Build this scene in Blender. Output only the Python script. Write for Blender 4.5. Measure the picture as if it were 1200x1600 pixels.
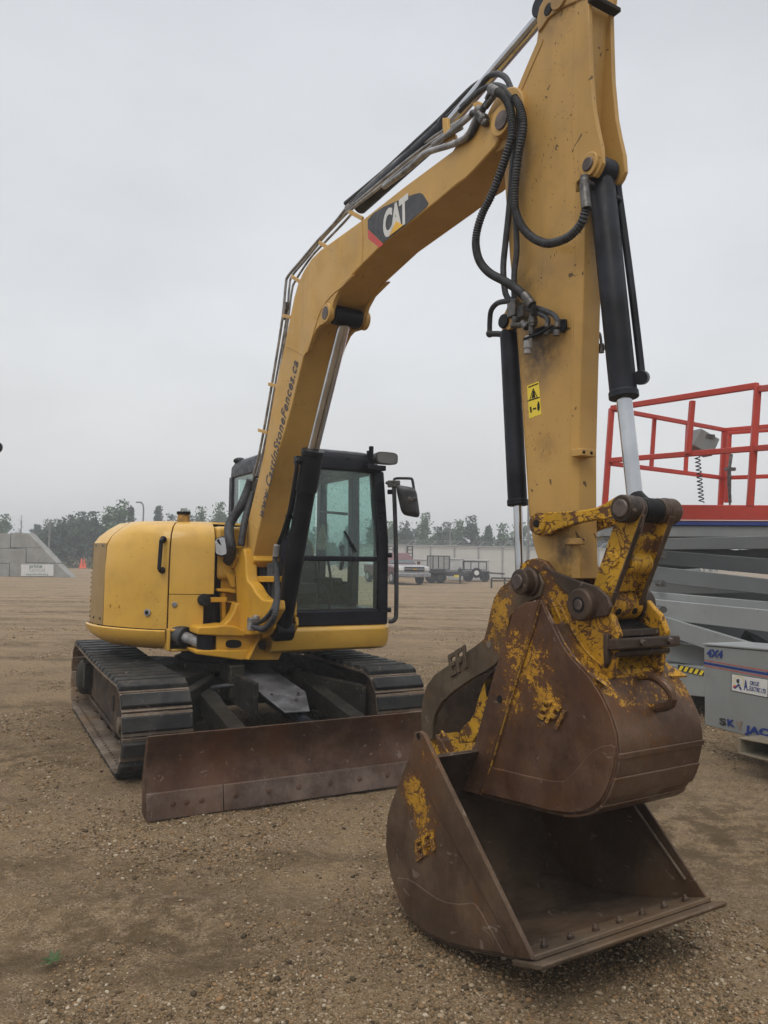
import bpy, bmesh, math, random
import numpy as np
from mathutils import Vector, Matrix, noise as mnoise
random.seed(7); rng = np.random.default_rng(7)
R = math.radians
for o in list(bpy.data.objects): bpy.data.objects.remove(o)
scn = bpy.context.scene
COL = scn.collection
# ------------------------------------------------------------------ camera
PITCH, ROLL, CH = R(3.29), R(1.0), 1.55
cam = bpy.data.cameras.new("camera"); cam.sensor_fit = 'VERTICAL'; cam.sensor_height = 36
cam.sensor_width = 27; cam.lens = 27.0; cam.clip_start = .05; cam.clip_end = 3000
co = bpy.data.objects.new("camera", cam); COL.objects.link(co); scn.camera = co
co.matrix_world = Matrix.Translation((0, 0, CH)) @ Matrix.Rotation(R(90)+PITCH, 4, 'X') @ Matrix.Rotation(ROLL, 4, 'Z')
# ------------------------------------------------------------------ overcast sky and soft sun
SUN_EL, SUN_AZ = R(52), R(200)          # azimuth clockwise from +Y
w = bpy.data.worlds.new("World"); scn.world = w; w.use_nodes = True
nt = w.node_tree; nt.nodes.clear()
def wn(t, **k):
    n = nt.nodes.new(t)
    for a, b in k.items(): setattr(n, a, b)
    return n
wo = wn('ShaderNodeOutputWorld'); mix = wn('ShaderNodeMixShader'); mix.inputs[0].default_value = .93
sky = wn('ShaderNodeTexSky', sky_type='NISHITA', sun_disc=False, sun_elevation=SUN_EL, sun_rotation=SUN_AZ)
sky.dust_density = 6; sky.air_density = 1.5
b1 = wn('ShaderNodeBackground'); b1.inputs[1].default_value = .1
b2 = wn('ShaderNodeBackground'); b2.inputs[1].default_value = 1.0
tc = wn('ShaderNodeTexCoord'); sep = wn('ShaderNodeSeparateXYZ'); rmp = wn('ShaderNodeValToRGB')
mp = wn('ShaderNodeMapping'); mp.inputs['Scale'].default_value = (1, 1, 2.2)
nz = wn('ShaderNodeTexNoise'); nz.inputs['Scale'].default_value = 2.3; nz.inputs['Detail'].default_value = 4
nr = wn('ShaderNodeMapRange'); nr.inputs[1].default_value = .3; nr.inputs[2].default_value = .7
nr.inputs[3].default_value = .90; nr.inputs[4].default_value = 1.07
mul = wn('ShaderNodeMixRGB', blend_type='MULTIPLY'); mul.inputs[0].default_value = 1
e = rmp.color_ramp.elements
e[0].position = 0; e[0].color = (.66, .665, .665, 1)
e[1].position = 1; e[1].color = (1.8, 1.8, 1.82, 1)
for pz, c in ((.10, (.68, .685, .69)), (.26, (.70, .715, .735)), (.46, (.66, .68, .71)), (.62, (.60, .615, .65)), (.72, (1.0, 1.02, 1.06)), (.85, (1.65, 1.66, 1.7))):
    q = e.new(pz); q.color = (*c, 1)
L = nt.links.new
L(tc.outputs['Generated'], sep.inputs[0]); L(sep.outputs['Z'], rmp.inputs[0])
L(tc.outputs['Generated'], mp.inputs[0]); L(mp.outputs[0], nz.inputs[0]); L(nz.outputs[0], nr.inputs[0])
L(rmp.outputs[0], mul.inputs[1]); L(nr.outputs[0], mul.inputs[2]); L(mul.outputs[0], b2.inputs[0])
L(sky.outputs[0], b1.inputs[0]); L(b1.outputs[0], mix.inputs[1]); L(b2.outputs[0], mix.inputs[2]); L(mix.outputs[0], wo.inputs[0])
sl = bpy.data.lights.new("sun", 'SUN'); sl.energy = .8; sl.angle = R(30); sl.color = (1, .94, .84)
so = bpy.data.objects.new("sun", sl); COL.objects.link(so)
sd = Vector((math.sin(SUN_AZ)*math.cos(SUN_EL), math.cos(SUN_AZ)*math.cos(SUN_EL), math.sin(SUN_EL)))
so.rotation_euler = (-sd).to_track_quat('-Z', 'Y').to_euler()
vs = scn.view_settings; vs.view_transform = 'Standard'; vs.look = 'None'; vs.exposure = 0.23; vs.gamma = 1
scn.render.engine = 'CYCLES'
scn.cycles.volume_bounces = 0; scn.cycles.max_bounces = 8; scn.cycles.transparent_max_bounces = 16

# ------------------------------------------------------------------ picture geometry (rays of the photograph)
CAM = np.array([0, 0, CH])
def ray(u, v):
    x = (u-600)/1200; y = (800-v)/1200
    X = x*math.cos(ROLL)-y*math.sin(ROLL); Y = x*math.sin(ROLL)+y*math.cos(ROLL)
    return np.array([X, math.cos(PITCH)-Y*math.sin(PITCH), math.sin(PITCH)+Y*math.cos(PITCH)])
def PD(u, v, d): q = ray(u, v); return CAM+q*d/q[1]          # at distance d
def PZ(u, v, z=0): q = ray(u, v); return CAM+q*(z-CH)/q[2]    # at height z
class Fr:                                                      # a frame: a across, b forward, z up
    def __init__(s, O, deg):
        t = R(deg); s.O = np.array([O[0], O[1], 0.]); s.deg = deg
        s.f = np.array([math.sin(t), -math.cos(t), 0]); s.l = np.array([math.cos(t), math.sin(t), 0])
    def at(s, u, v, w):
        q = ray(u, v); t = ((s.O-CAM)@s.l+w)/(q@s.l); return CAM+q*t
    def W(s, a, b, z): return s.O+a*s.l+b*s.f+np.array([0, 0, z])
    def loc(s, P): d = np.array(P)-s.O; return (d@s.l, d@s.f, d[2])
# ------------------------------------------------------------------ object helpers
def tag(o, label=None, cat=None, group=None, kind=None):
    if label: o['label'] = label
    if cat: o['category'] = cat
    if group: o['group'] = group
    if kind: o['kind'] = kind
    return o
def thing(name, loc, label, cat, group=None):
    o = bpy.data.objects.new(name, None); COL.objects.link(o); o.location = loc
    o.empty_display_size = .2
    o['wl'] = list(map(float, loc)); return tag(o, label, cat, group)
def root_loc(p):
    if p is None: return np.zeros(3)
    while p.parent: p = p.parent
    return np.array(p.location)
def A3(p): return np.array(p, float)
class MB:
    def __init__(s): s.v = []; s.f = []; s.parts = []
    def add(s, vs, fs):
        n = len(s.v); s.parts.append((vs, fs)); s.v += [tuple(map(float, q)) for q in vs]; s.f += [tuple(n+i for i in f) for f in fs]; return s
    def loops(s, loops, close=True, cap0=True, cap1=True):
        n = len(loops[0]); vs = [p for l in loops for p in l]; fs = []
        for k in range(len(loops)-1):
            for i in range(n if close else n-1):
                j = (i+1) % n; fs.append((k*n+i, k*n+j, (k+1)*n+j, (k+1)*n+i))
        if cap0: fs.append(tuple(range(n))[::-1])
        if cap1: fs.append(tuple(range((len(loops)-1)*n, len(loops)*n)))
        return s.add(vs, fs)
    def prism(s, pts, d):
        d = A3(d); return s.loops([pts, [A3(p)+d for p in pts]])
    def box(s, c, ax, ay, az):
        c, ax, ay, az = map(A3, (c, ax, ay, az))
        v = [c+i*ax+j*ay+k*az for k in (-1, 1) for j in (-1, 1) for i in (-1, 1)]
        return s.add(v, [(0, 2, 3, 1), (4, 5, 7, 6), (0, 1, 5, 4), (2, 6, 7, 3), (0, 4, 6, 2), (1, 3, 7, 5)])
    def fbox(s, fr, a0, a1, b0, b1, z0, z1):
        return s.box(fr.W((a0+a1)/2, (b0+b1)/2, (z0+z1)/2), fr.l*(a1-a0)/2, fr.f*(b1-b0)/2, (0, 0, (z1-z0)/2))
    def bar(s, p0, p1, w, h, up=(0, 0, 1)):
        p0, p1 = A3(p0), A3(p1); d = p1-p0; L_ = np.linalg.norm(d); d = d/L_
        x = np.cross(d, A3(up)); x = x/np.linalg.norm(x); y = np.cross(x, d)
        return s.box((p0+p1)/2, d*L_/2, x*w/2, y*h/2)
    def cyl(s, p0, p1, r0, r1=None, n=28, hole=0):
        r1 = r0 if r1 is None else r1
        return s.lathe(p0, p1, [(0, r0), (1, r1)], n, hole)
    def lathe(s, p0, p1, prof, n=28, hole=0):
        p0, p1 = A3(p0), A3(p1); d = p1-p0; L_ = np.linalg.norm(d); d = d/L_
        up = A3((0, 0, 1)) if abs(d[2]) < .9 else A3((1, 0, 0))
        x = np.cross(d, up); x /= np.linalg.norm(x); y = np.cross(d, x)
        ring = lambda t, r: [p0+d*L_*t+r*(x*math.cos(2*math.pi*i/n)+y*math.sin(2*math.pi*i/n)) for i in range(n)]
        ls = [ring(t, r) for t, r in prof]
        if hole:
            ls = [ring(prof[0][0], hole)]+ls+[ring(prof[-1][0], hole), ring(prof[0][0], hole)]
            return s.loops(ls, cap0=False, cap1=False)
        return s.loops(ls)
    def tube(s, pts, r, n=10, step=None, corr=None, smooth=True):
        pts = [A3(p) for p in pts]
        if smooth and len(pts) > 2: pts = spline(pts, step or max(r*1.2, .01))
        ls = []; prev = None; acc = 0
        for i, p in enumerate(pts):
            a = pts[max(i-1, 0)]; b = pts[min(i+1, len(pts)-1)]; d = b-a; d /= np.linalg.norm(d)+1e-9
            if prev is None:
                up = A3((0, 0, 1)) if abs(d[2]) < .9 else A3((1, 0, 0)); x = np.cross(d, up)
            else: x = prev-d*(prev@d)
            x /= np.linalg.norm(x); prev = x; y = np.cross(d, x)
            rr = r if corr is None else (r if i % 2 else r*corr)
            ls.append([p+rr*(x*math.cos(2*math.pi*k/n)+y*math.sin(2*math.pi*k/n)) for k in range(n)])
        return s.loops(ls)
    def ball(s, c, r, n=12, m=8, sc=(1, 1, 1)):
        c = A3(c); ls = [[c+A3(sc)*r*A3((math.sin(math.pi*(j+.001)/m)*math.cos(2*math.pi*i/n), math.sin(math.pi*(j+.001)/m)*math.sin(2*math.pi*i/n), math.cos(math.pi*(j+.001)/m))) for i in range(n)] for j in range(m+1)]
        return s.loops(ls)
    def builds(s, name, mat, parent=None, **k):      # every piece its own object
        return [MB().add(v_, f_).build(name, mat, parent, **k) for v_, f_ in s.parts]
    def build(s, name, mat, parent=None, bevel=0, solid=0, label=None, sharp=32, seg=2, sub=0, offset=0):
        me = bpy.data.meshes.new(name); rl = root_loc(parent)
        me.from_pydata([(v[0]-rl[0], v[1]-rl[1], v[2]-rl[2]) for v in s.v], [], s.f); me.validate()
        bm = bmesh.new(); bm.from_mesh(me); bmesh.ops.remove_doubles(bm, verts=bm.verts, dist=1e-5)
        bmesh.ops.recalc_face_normals(bm, faces=bm.faces); bm.to_mesh(me); bm.free()
        me.shade_smooth(); me.set_sharp_from_angle(angle=R(sharp))
        o = bpy.data.objects.new(name, me); COL.objects.link(o); o.parent = parent
        me.materials.append(mat)
        if solid:
            q = o.modifiers.new('s', 'SOLIDIFY'); q.thickness = solid; q.offset = offset
            q = o.modifiers.new('e', 'EDGE_SPLIT'); q.split_angle = R(40)
        if bevel:
            q = o.modifiers.new('b', 'BEVEL'); q.width = bevel; q.segments = seg; q.limit_method = 'ANGLE'; q.angle_limit = R(40)
            q.harden_normals = False
        if label: o['label'] = label
        return o
def spline(pts, step):
    out = []; P = [pts[0]]+list(pts)+[pts[-1]]
    for i in range(1, len(P)-2):
        a, b, c, d = P[i-1:i+3]; n = max(2, int(np.linalg.norm(c-b)/step))
        for k in range(n):
            t = k/n
            out.append(.5*((2*b)+(c-a)*t+(2*a-5*b+4*c-d)*t*t+(3*b-3*c+d-a)*t**3))
    out.append(pts[-1]); return out
def text(name, body, mat, parent, P0, P1, up, nrm, thick=.001, shear=0, bold=0, wid=None, hscale=1., space=1., H=None):
    """lettering laid on a real surface: baseline P0 to P1, height follows from the width"""
    cu = bpy.data.curves.new(name, 'FONT'); cu.body = body; cu.shear = shear; cu.offset = bold; cu.extrude = .5; cu.space_character = space
    cu.resolution_u = 4
    o = bpy.data.objects.new(name, cu); COL.objects.link(o)
    dg = bpy.context.evaluated_depsgraph_get(); dg.update(); me = bpy.data.meshes.new_from_object(o.evaluated_get(dg))
    bpy.data.objects.remove(o)
    P0, P1 = A3(P0), A3(P1); d = P1-P0; L_ = np.linalg.norm(d); d /= L_; nrm = A3(nrm); nrm /= np.linalg.norm(nrm)
    up = A3(up); up = up-d*(up@d); up = up-nrm*(up@nrm); up /= np.linalg.norm(up)
    vs = np.array([v.co[:] for v in me.vertices]); x0, x1 = vs[:, 0].min(), vs[:, 0].max(); k = L_/(x1-x0)
    if H: hscale = H/(.7*k)
    rl = root_loc(parent)
    for v in me.vertices:
        x, y, z = v.co; p = P0+d*(x-x0)*k+up*y*k*hscale+nrm*(z+.5)*thick; v.co = p-rl
    me.materials.clear(); me.materials.append(mat)
    ob = bpy.data.objects.new(name, me); COL.objects.link(ob); ob.parent = parent; return ob
def copy_tree(o, parent=None):
    c = o.copy(); COL.objects.link(c); c.parent = parent
    for ch in list(o.children): copy_tree(ch, c)
    return c
# ------------------------------------------------------------------ materials
class NM:
    def __init__(s, name, rough=.5, metal=0, spec=.5):
        s.m = bpy.data.materials.new(name); s.m.use_nodes = True; s.t = s.m.node_tree
        s.b = s.t.nodes['Principled BSDF']; s.b.inputs['Roughness'].default_value = rough
        s.b.inputs['Metallic'].default_value = metal; s.b.inputs['Specular IOR Level'].default_value = spec
        s.tc = s.t.nodes.new('ShaderNodeTexCoord').outputs['Object']
    def l(s, a, b): s.t.links.new(a, b)
    def noise(s, scale, detail=4, rough=.55, dist=0, st=None, co=None):
        n = s.t.nodes.new('ShaderNodeTexNoise'); n.inputs['Scale'].default_value = scale; n.inputs['Detail'].default_value = detail
        n.inputs['Roughness'].default_value = rough; n.inputs['Distortion'].default_value = dist
        c = co or s.tc
        if st:
            m = s.t.nodes.new('ShaderNodeMapping'); m.inputs['Scale'].default_value = st[:3]
            if len(st) > 3: m.inputs['Rotation'].default_value = st[3:6]
            s.l(c, m.inputs[0]); c = m.outputs[0]
        s.l(c, n.inputs[0]); return n.outputs['Fac']
    def vor(s, scale, out='Distance', feature='F1', st=None, rnd=1):
        n = s.t.nodes.new('ShaderNodeTexVoronoi'); n.inputs['Scale'].default_value = scale; n.feature = feature
        n.inputs['Randomness'].default_value = rnd
        c = s.tc
        if st:
            m = s.t.nodes.new('ShaderNodeMapping'); m.inputs['Scale'].default_value = st[:3]; s.l(c, m.inputs[0]); c = m.outputs[0]
        s.l(c, n.inputs[0]); return n.outputs[out]
    def mr(s, x, a, b, c=0, d=1):
        n = s.t.nodes.new('ShaderNodeMapRange'); n.interpolation_type = 'SMOOTHSTEP'
        for i, q in enumerate((x, a, b, c, d)):
            if hasattr(q, 'links'): s.l(q, n.inputs[i])
            else: n.inputs[i].default_value = q
        return n.outputs[0]
    def math(s, op, a, b=0, clamp=False):
        n = s.t.nodes.new('ShaderNodeMath'); n.operation = op; n.use_clamp = clamp
        for i, q in enumerate((a, b)):
            if hasattr(q, 'links'): s.l(q, n.inputs[i])
            else: n.inputs[i].default_value = q
        return n.outputs[0]
    def mix(s, f, a, b, bt='MIX'):
        n = s.t.nodes.new('ShaderNodeMixRGB'); n.blend_type = bt
        for i, q in enumerate((f, a, b)):
            if hasattr(q, 'links'): s.l(q, n.inputs[i])
            else: n.inputs[i].default_value = q if i == 0 else (*q[:3], 1)
        return n.outputs[0]
    def ramp(s, x, els, interp='LINEAR'):
        n = s.t.nodes.new('ShaderNodeValToRGB'); s.l(x, n.inputs[0]); r = n.color_ramp; r.interpolation = interp
        while len(r.elements) < len(els): r.elements.new(.5)
        for e_, (p, c) in zip(r.elements, els): e_.position = p; e_.color = (*c, 1)
        return n.outputs[0]
    def spot(s, P, r):
        """1 inside a patch round local point P, falling to 0 at radius r"""
        n = s.t.nodes.new('ShaderNodeVectorMath'); n.operation = 'DISTANCE'; s.l(s.tc, n.inputs[0]); n.inputs[1].default_value = tuple(map(float, P))
        return s.mr(n.outputs['Value'], 0, r, 1, 0)
    def edge(s, r=.010, lo=.03, hi=.22):
        """1 along worn outer edges: where a rounded normal leaves the true one"""
        bv = s.t.nodes.new('ShaderNodeBevel'); bv.samples = 4; bv.inputs[0].default_value = r; gn = s.t.nodes.new('ShaderNodeNewGeometry')
        d = s.t.nodes.new('ShaderNodeVectorMath'); d.operation = 'DOT_PRODUCT'; s.l(bv.outputs[0], d.inputs[0]); s.l(gn.outputs['Normal'], d.inputs[1])
        e = s.math('SUBTRACT', 1., d.outputs['Value']); return s.mr(e, lo*.5, hi)
    def bump(s, x, strength=.3, dist=.01, prev=None):
        n = s.t.nodes.new('ShaderNodeBump'); n.inputs['Strength'].default_value = strength; n.inputs['Distance'].default_value = dist
        s.l(x, n.inputs['Height'])
        if prev: s.l(prev, n.inputs['Normal'])
        s.l(n.outputs[0], s.b.inputs['Normal']); return n.outputs[0]
    def col(s, x):
        if hasattr(x, 'links'): s.l(x, s.b.inputs['Base Color'])
        else: s.b.inputs['Base Color'].default_value = (*x, 1)
        return s
    def rough(s, x): s.l(x, s.b.inputs['Roughness']); return s
def simple(name, c, rough=.5, metal=0, var=.25, scale=6, bump=0):
    m = NM(name, rough, metal); n = m.noise(scale, 5)
    k = m.mr(n, .3, .7, 1-var, 1+var); n2 = m.t.nodes.new('ShaderNodeMixRGB'); n2.blend_type = 'MULTIPLY'; n2.inputs[0].default_value = 1
    n2.inputs[1].default_value = (*c, 1); m.l(k, n2.inputs[2]); m.col(n2.outputs[0])
    m.rough(m.mr(m.noise(scale*4, 3), .3, .7, max(rough-.1, .02), min(rough+.12, 1)))
    if max(c) < .03: m.b.inputs['Specular IOR Level'].default_value = .2
    if bump: m.bump(m.noise(scale*8, 4), bump, .004)
    return m.m
def paint(name, c, chip=.5, dirt=.35, dark=(.035, .022, .015), rough=.42, dirtc=(.16, .105, .05), cs=30, scr=.5, stains=(), worn=.6):
    m = NM(name, rough, 0, .32)
    base = m.mix(m.mr(m.noise(1.7, 3), .3, .7), [q*.9 for q in c], [min(q*1.06, 1) for q in c])
    d = m.math('MULTIPLY', m.mr(m.noise(3.2, 8, .65), .45, .75), dirt)
    base = m.mix(d, base, dirtc)
    # vertical weather streaks
    s_ = m.math('MULTIPLY', m.mr(m.noise(9, 5, .6, 0, (1, 1, .08)), .52, .75), dirt*.6)
    base = m.mix(s_, base, dirtc)
    for P, r, k in stains:
        base = m.mix(m.math('MULTIPLY', m.math('MULTIPLY', m.spot(P, r), m.mr(m.noise(11, 6, .7), .25, .6)), k), base, dark)
    # chips: small dark blobs in clusters
    cl = m.mr(m.noise(2.3, 3), .35, .68)
    ch = m.math('MAXIMUM', m.noise(cs, 3, .5, .4, (1, 1, .7)), m.math('SUBTRACT', m.noise(cs*.42, 4, .6, .5, (1, 1, .6)), .035))
    th = m.mr(cl, 0, 1, .79-.045*chip, .715-.065*chip)
    f = m.mr(m.math('SUBTRACT', ch, th), 0, .015)
    base = m.mix(f, base, dark)
    # scratches
    sc = m.noise(26, 2, .5, .8, (1, .12, .6, .5, .4, .2)); f2 = m.mr(m.math('SUBTRACT', sc, .735-.03*scr), 0, .02)
    base = m.mix(m.math('MULTIPLY', f2, .8*scr), base, dark)
    if worn: base = m.mix(m.math('MULTIPLY', m.math('MULTIPLY', m.edge(), m.mr(m.noise(13, 6, .7), .42, .6)), worn), base, [q*2.2 for q in dark])
    m.col(base)
    m.rough(m.mr(m.noise(5, 6), .3, .7, rough-.08, rough+.18))
    m.bump(m.math('SUBTRACT', m.math('MULTIPLY', m.noise(7, 3), .25), m.math('MULTIPLY', f, .3)), .25, .006)
    return m.m
def rust(name, steel=(.075, .042, .028), light=(.17, .105, .075), paintc=(.50, .27, .02), cover=0., spots=(), scale=15, metal=.25, rough=.55, thr=.52):
    m = NM(name, rough, metal, .22)
    b_ = m.mix(m.mr(m.noise(3.1, 9, .68), .38, .70), steel, light)
    b_ = m.mix(m.math('MULTIPLY', m.mr(m.noise(55, 5, .7), .5, .75), .45), b_, [q*.45 for q in steel])
    b_ = m.mix(m.math('MULTIPLY', m.mr(m.noise(1.8, 4, .6), .45, .7), .6), b_, [q*k for q, k in zip(steel, (1.9, 1.5, 1.0))])
    st = m.noise(40, 4, .6, 0, (1, 1, .12, .3, .5, 0)); b_ = m.mix(m.math('MULTIPLY', m.mr(st, .55, .8), .35), b_, light)
    sc = m.noise(22, 2, .5, 1.2, (1, .1, .8, .9, .2, .4)); b_ = m.mix(m.math('MULTIPLY', m.mr(sc, .68, .72), .5), b_, (.24, .19, .16))
    f = None
    if cover or spots:
        n = m.math('ADD', m.math('MULTIPLY', m.noise(scale, 9, .72, .6), .62), m.math('MULTIPLY', m.noise(scale*3.3, 4, .7, 1.0, (1, .35, 1, .4, .8, .3)), .38)); acc = m.math('ADD', m.math('MULTIPLY', m.noise(2.2, 3), .35), cover-.17)
        for P, r, k in spots: acc = m.math('ADD', acc, m.math('MULTIPLY', m.spot(P, r), k))
        f = m.mr(m.math('ADD', n, acc), thr+.165, thr+.18)
        for sc_, rt in ((11, (1, .3, .5, .5, .2, .9)), (17, (1, .25, 1, -.6, .4, -.5))):      # scratches through the paint
            ln = m.math('ABSOLUTE', m.math('SUBTRACT', m.noise(sc_, 2, .5, .9, rt), .5)); f = m.math('MULTIPLY', f, m.mr(ln, .004, .014))
        b_ = m.mix(m.mr(m.math('ADD', n, acc), thr+.02, thr+.17, 0, .75), b_, (.125, .052, .016))
        pc = m.mix(m.mr(m.noise(6, 5), .35, .7), paintc, [q*.62 for q in paintc])
        sp_ = m.mr(m.noise(70, 5, .75), .5, .62, 1, .45); b_ = m.mix(m.math('MULTIPLY', f, m.mr(cover, .1, .2, .0, 1.) if False else (sp_ if not cover else 1.)), b_, pc)
        mt = m.mr(f, 0, 1, metal, 0); m.l(mt, m.b.inputs['Metallic'])
    if metal > .12: b_ = m.mix(m.math('MULTIPLY', m.math('MULTIPLY', m.edge(.008), m.mr(m.noise(16, 5, .7), .38, .6)), .7), b_, (.26, .205, .165))
    m.col(b_)
    m.rough(m.mr(m.noise(9, 6), .3, .7, rough-.14, rough+.2))
    h = m.noise(34, 6, .6)
    if f is not None: h = m.math('ADD', m.math('MULTIPLY', h, .45), m.math('MULTIPLY', f, .10))
    m.bump(h, .3, .005); return m.m
M = {}
EXO = (-1.31, 6.94, 0)
def lpE(u, v):                # a place on the near side of the stick, in the excavator's own coordinates
    T0_ = PD(835, 905, 3.48); f_ = Fr(T0_, 31.5); return f_.at(u, v, 0)-np.array(EXO)
YC = (.60, .350, .055)
M['boomyel'] = paint('boom_paint', (.52, .31, .082), chip=.35, dirt=.28, dirtc=(.2, .13, .055), cs=80)
M['stickyel'] = paint('stick_paint', (.455, .27, .076), chip=.9, dirt=.4, cs=95, scr=1.0, dirtc=(.19, .12, .05), stains=((lpE(840, 545), .24, .95), (lpE(880, 860), .17, .95), (lpE(850, 700), .1, .4), (lpE(815, 450), .16, .6), (lpE(800, 250), .2, .5), (lpE(870, 10), .2, .5)))
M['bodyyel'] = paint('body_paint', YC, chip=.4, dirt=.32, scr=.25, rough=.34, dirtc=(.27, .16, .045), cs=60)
M['bodyyel'].node_tree.nodes['Principled BSDF'].inputs['Coat Weight'].default_value = .35
M['castyel'] = paint('casting_paint', (.56, .30, .028), chip=.5, dirt=.35, scr=.2)
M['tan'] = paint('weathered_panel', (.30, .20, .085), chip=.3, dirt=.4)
M['black'] = simple('black_paint', (.007, .0075, .010), .42, 0, .5, 5)
M['cyl'] = simple('cylinder_paint', (.011, .012, .017), .46, 0, .7, 7, .1)
M['cabblk'] = simple('cab_paint', (.008, .008, .013), .36, 0, .4, 4)
M['rubber'] = simple('rubber', (.018, .018, .02), .7, 0, .5, 20, .2)
M['hose'] = simple('hose_rubber', (.025, .026, .03), .62, 0, .5, 30, .1)
M['chrome'] = simple('chrome_rod', (.5, .51, .53), .11, 1, .12, 6)
M['steel'] = simple('pin_steel', (.11, .085, .075), .45, .6, .5, 12, .2)
M['fit'] = simple('fitting_steel', (.10, .095, .09), .42, .7, .5, 30)
M['greysteel'] = simple('grey_steel', (.05, .05, .054), .42, .4, .4, 9, .1)
M['guard'] = simple('guard_steel', (.085, .085, .09), .5, .1, .5, 6, .15)
M['pipe'] = simple('pipe_steel', (.24, .235, .235), .42, .2, .5, 14)
M['dark'] = simple('black_and_shade', (.008, .007, .007), .6, 0, .5, 9)  # black parts, and the shade put as colour into holes and recesses
M['frame'] = rust('undercarriage_dirt', (.012, .0115, .010), (.045, .040, .031), metal=.1, rough=.7)
M['trackframe'] = rust('track_frame_dirt', (.035, .025, .019), (.085, .06, .043), metal=.1, rough=.75)
M['pad'] = rust('track_pad_rubber', (.013, .014, .016), (.050, .047, .041), metal=0, rough=.6)
M['tracklink'] = rust('track_link_steel', (.13, .10, .075), (.30, .25, .20), metal=.4, rough=.5)
M['blade'] = rust('blade_rust', (.050, .026, .017), (.12, .072, .050), metal=.25, rough=.5)
M['edge'] = rust('edge_steel', (.10, .068, .055), (.21, .16, .135), metal=.5, rough=.48)
M['white'] = simple('white_label', (.62, .62, .60), .5, 0, .06)
M['decalblk'] = simple('decal_black', (.028, .028, .032), .45, 0, .3)
M['decalred'] = simple('decal_red', (.55, .045, .035), .45, 0, .1)
M['decalyel'] = simple('decal_yellow', (.75, .42, .02), .45, 0, .1)
M['labyel'] = simple('label_yellow', (.72, .55, .03), .45, 0, .08)
M['ink'] = simple('ink_grey', (.035, .032, .04), .5, 0, .3)
def glassmat(name, tint, rough=.02, fac=.35, body=(.02, .03, .03)):
    m = bpy.data.materials.new(name); m.use_nodes = True; t = m.node_tree; t.nodes.clear()
    o = t.nodes.new('ShaderNodeOutputMaterial'); tr = t.nodes.new('ShaderNodeBsdfTransparent'); tr.inputs[0].default_value = (*tint, 1)
    g = t.nodes.new('ShaderNodeBsdfGlossy'); g.inputs['Roughness'].default_value = rough; g.inputs[0].default_value = (.9, .95, .95, 1)
    lw = t.nodes.new('ShaderNodeLayerWeight'); lw.inputs[0].default_value = .5; pw = t.nodes.new('ShaderNodeMath'); pw.operation = 'POWER'; pw.inputs[1].default_value = 4.5; t.links.new(lw.outputs['Facing'], pw.inputs[0])
    f = t.nodes.new('ShaderNodeMath'); f.operation = 'MULTIPLY_ADD'; f.inputs[1].default_value = .9; f.inputs[2].default_value = .035; t.links.new(pw.outputs[0], f.inputs[0])
    d = t.nodes.new('ShaderNodeBsdfDiffuse'); d.inputs[0].default_value = (.32, .36, .34, 1)
    tc_ = t.nodes.new('ShaderNodeTexCoord'); n = t.nodes.new('ShaderNodeTexNoise'); n.inputs['Scale'].default_value = 60; n.inputs['Detail'].default_value = 4
    mr_ = t.nodes.new('ShaderNodeMapRange'); mr_.inputs[1].default_value = .56; mr_.inputs[2].default_value = .72; mr_.inputs[3].default_value = .05; mr_.inputs[4].default_value = .32
    m1 = t.nodes.new('ShaderNodeMixShader'); m2 = t.nodes.new('ShaderNodeMixShader')
    t.links.new(tc_.outputs['Object'], n.inputs[0]); t.links.new(n.outputs[0], mr_.inputs[0]); t.links.new(mr_.outputs[0], m1.inputs[0])
    t.links.new(tr.outputs[0], m1.inputs[1]); t.links.new(d.outputs[0], m1.inputs[2])
    t.links.new(f.outputs[0], m2.inputs[0]); t.links.new(m1.outputs[0], m2.inputs[1]); t.links.new(g.outputs[0], m2.inputs[2]); t.links.new(m2.outputs[0], o.inputs[0])
    return m
M['glass'] = glassmat('cab_glass', (.80, .91, .88))
M['carglass'] = simple('car_glass', (.05, .07, .07), .08, 0, .1)
# ================================================================== ground
g = NM('gravel_yard', .97, 0, .04)
big = g.noise(.22, 5, .6); mid = g.noise(1.3, 7, .65, .4); fine = g.noise(14, 8, .7)
peb = g.vor(150, 'Color'); pd = g.vor(110, 'Distance'); peb2 = g.vor(60, 'Color')
def sepr(m, x):
    n = m.t.nodes.new('ShaderNodeSeparateColor'); m.l(x, n.inputs[0]); return n.outputs[0]
base = g.mix(g.mr(big, .35, .65), (.165, .114, .062), (.245, .173, .098))
gsx = g.t.nodes.new('ShaderNodeSeparateXYZ'); g.l(g.tc, gsx.inputs[0])
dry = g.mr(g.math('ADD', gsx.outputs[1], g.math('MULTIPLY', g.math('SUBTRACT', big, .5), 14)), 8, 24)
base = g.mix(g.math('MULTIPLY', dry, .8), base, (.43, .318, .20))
base = g.mix(g.math('MULTIPLY', g.mr(mid, .5, .68), .65), base, (.085, .060, .034))
clump = g.noise(3.1, 8, .72, .5, (.6, 1, 1)); base = g.mix(g.math('MULTIPLY', g.mr(clump, .54, .62), .5), base, (.085, .062, .038))
lines = g.noise(1.1, 8, .68, .3, (.10, 1.5, 1, 0, 0, -.12)); base = g.mix(g.math('MULTIPLY', g.mr(lines, .49, .58), .62), base, (.115, .083, .053))
pc = g.ramp(sepr(g, peb), [(0, (.045, .033, .021)), (.3, (.115, .082, .048)), (.6, (.20, .145, .088)), (.85, (.30, .225, .145)), (1, (.42, .34, .25))])
base = g.mix(g.math('MULTIPLY', g.mr(fine, .34, .6), .72), base, pc)
pc2 = g.ramp(sepr(g, peb2), [(0, (.09, .065, .042)), (.7, (.21, .15, .10)), (1, (.31, .225, .15))]); base = g.mix(.22, base, pc2)
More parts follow.
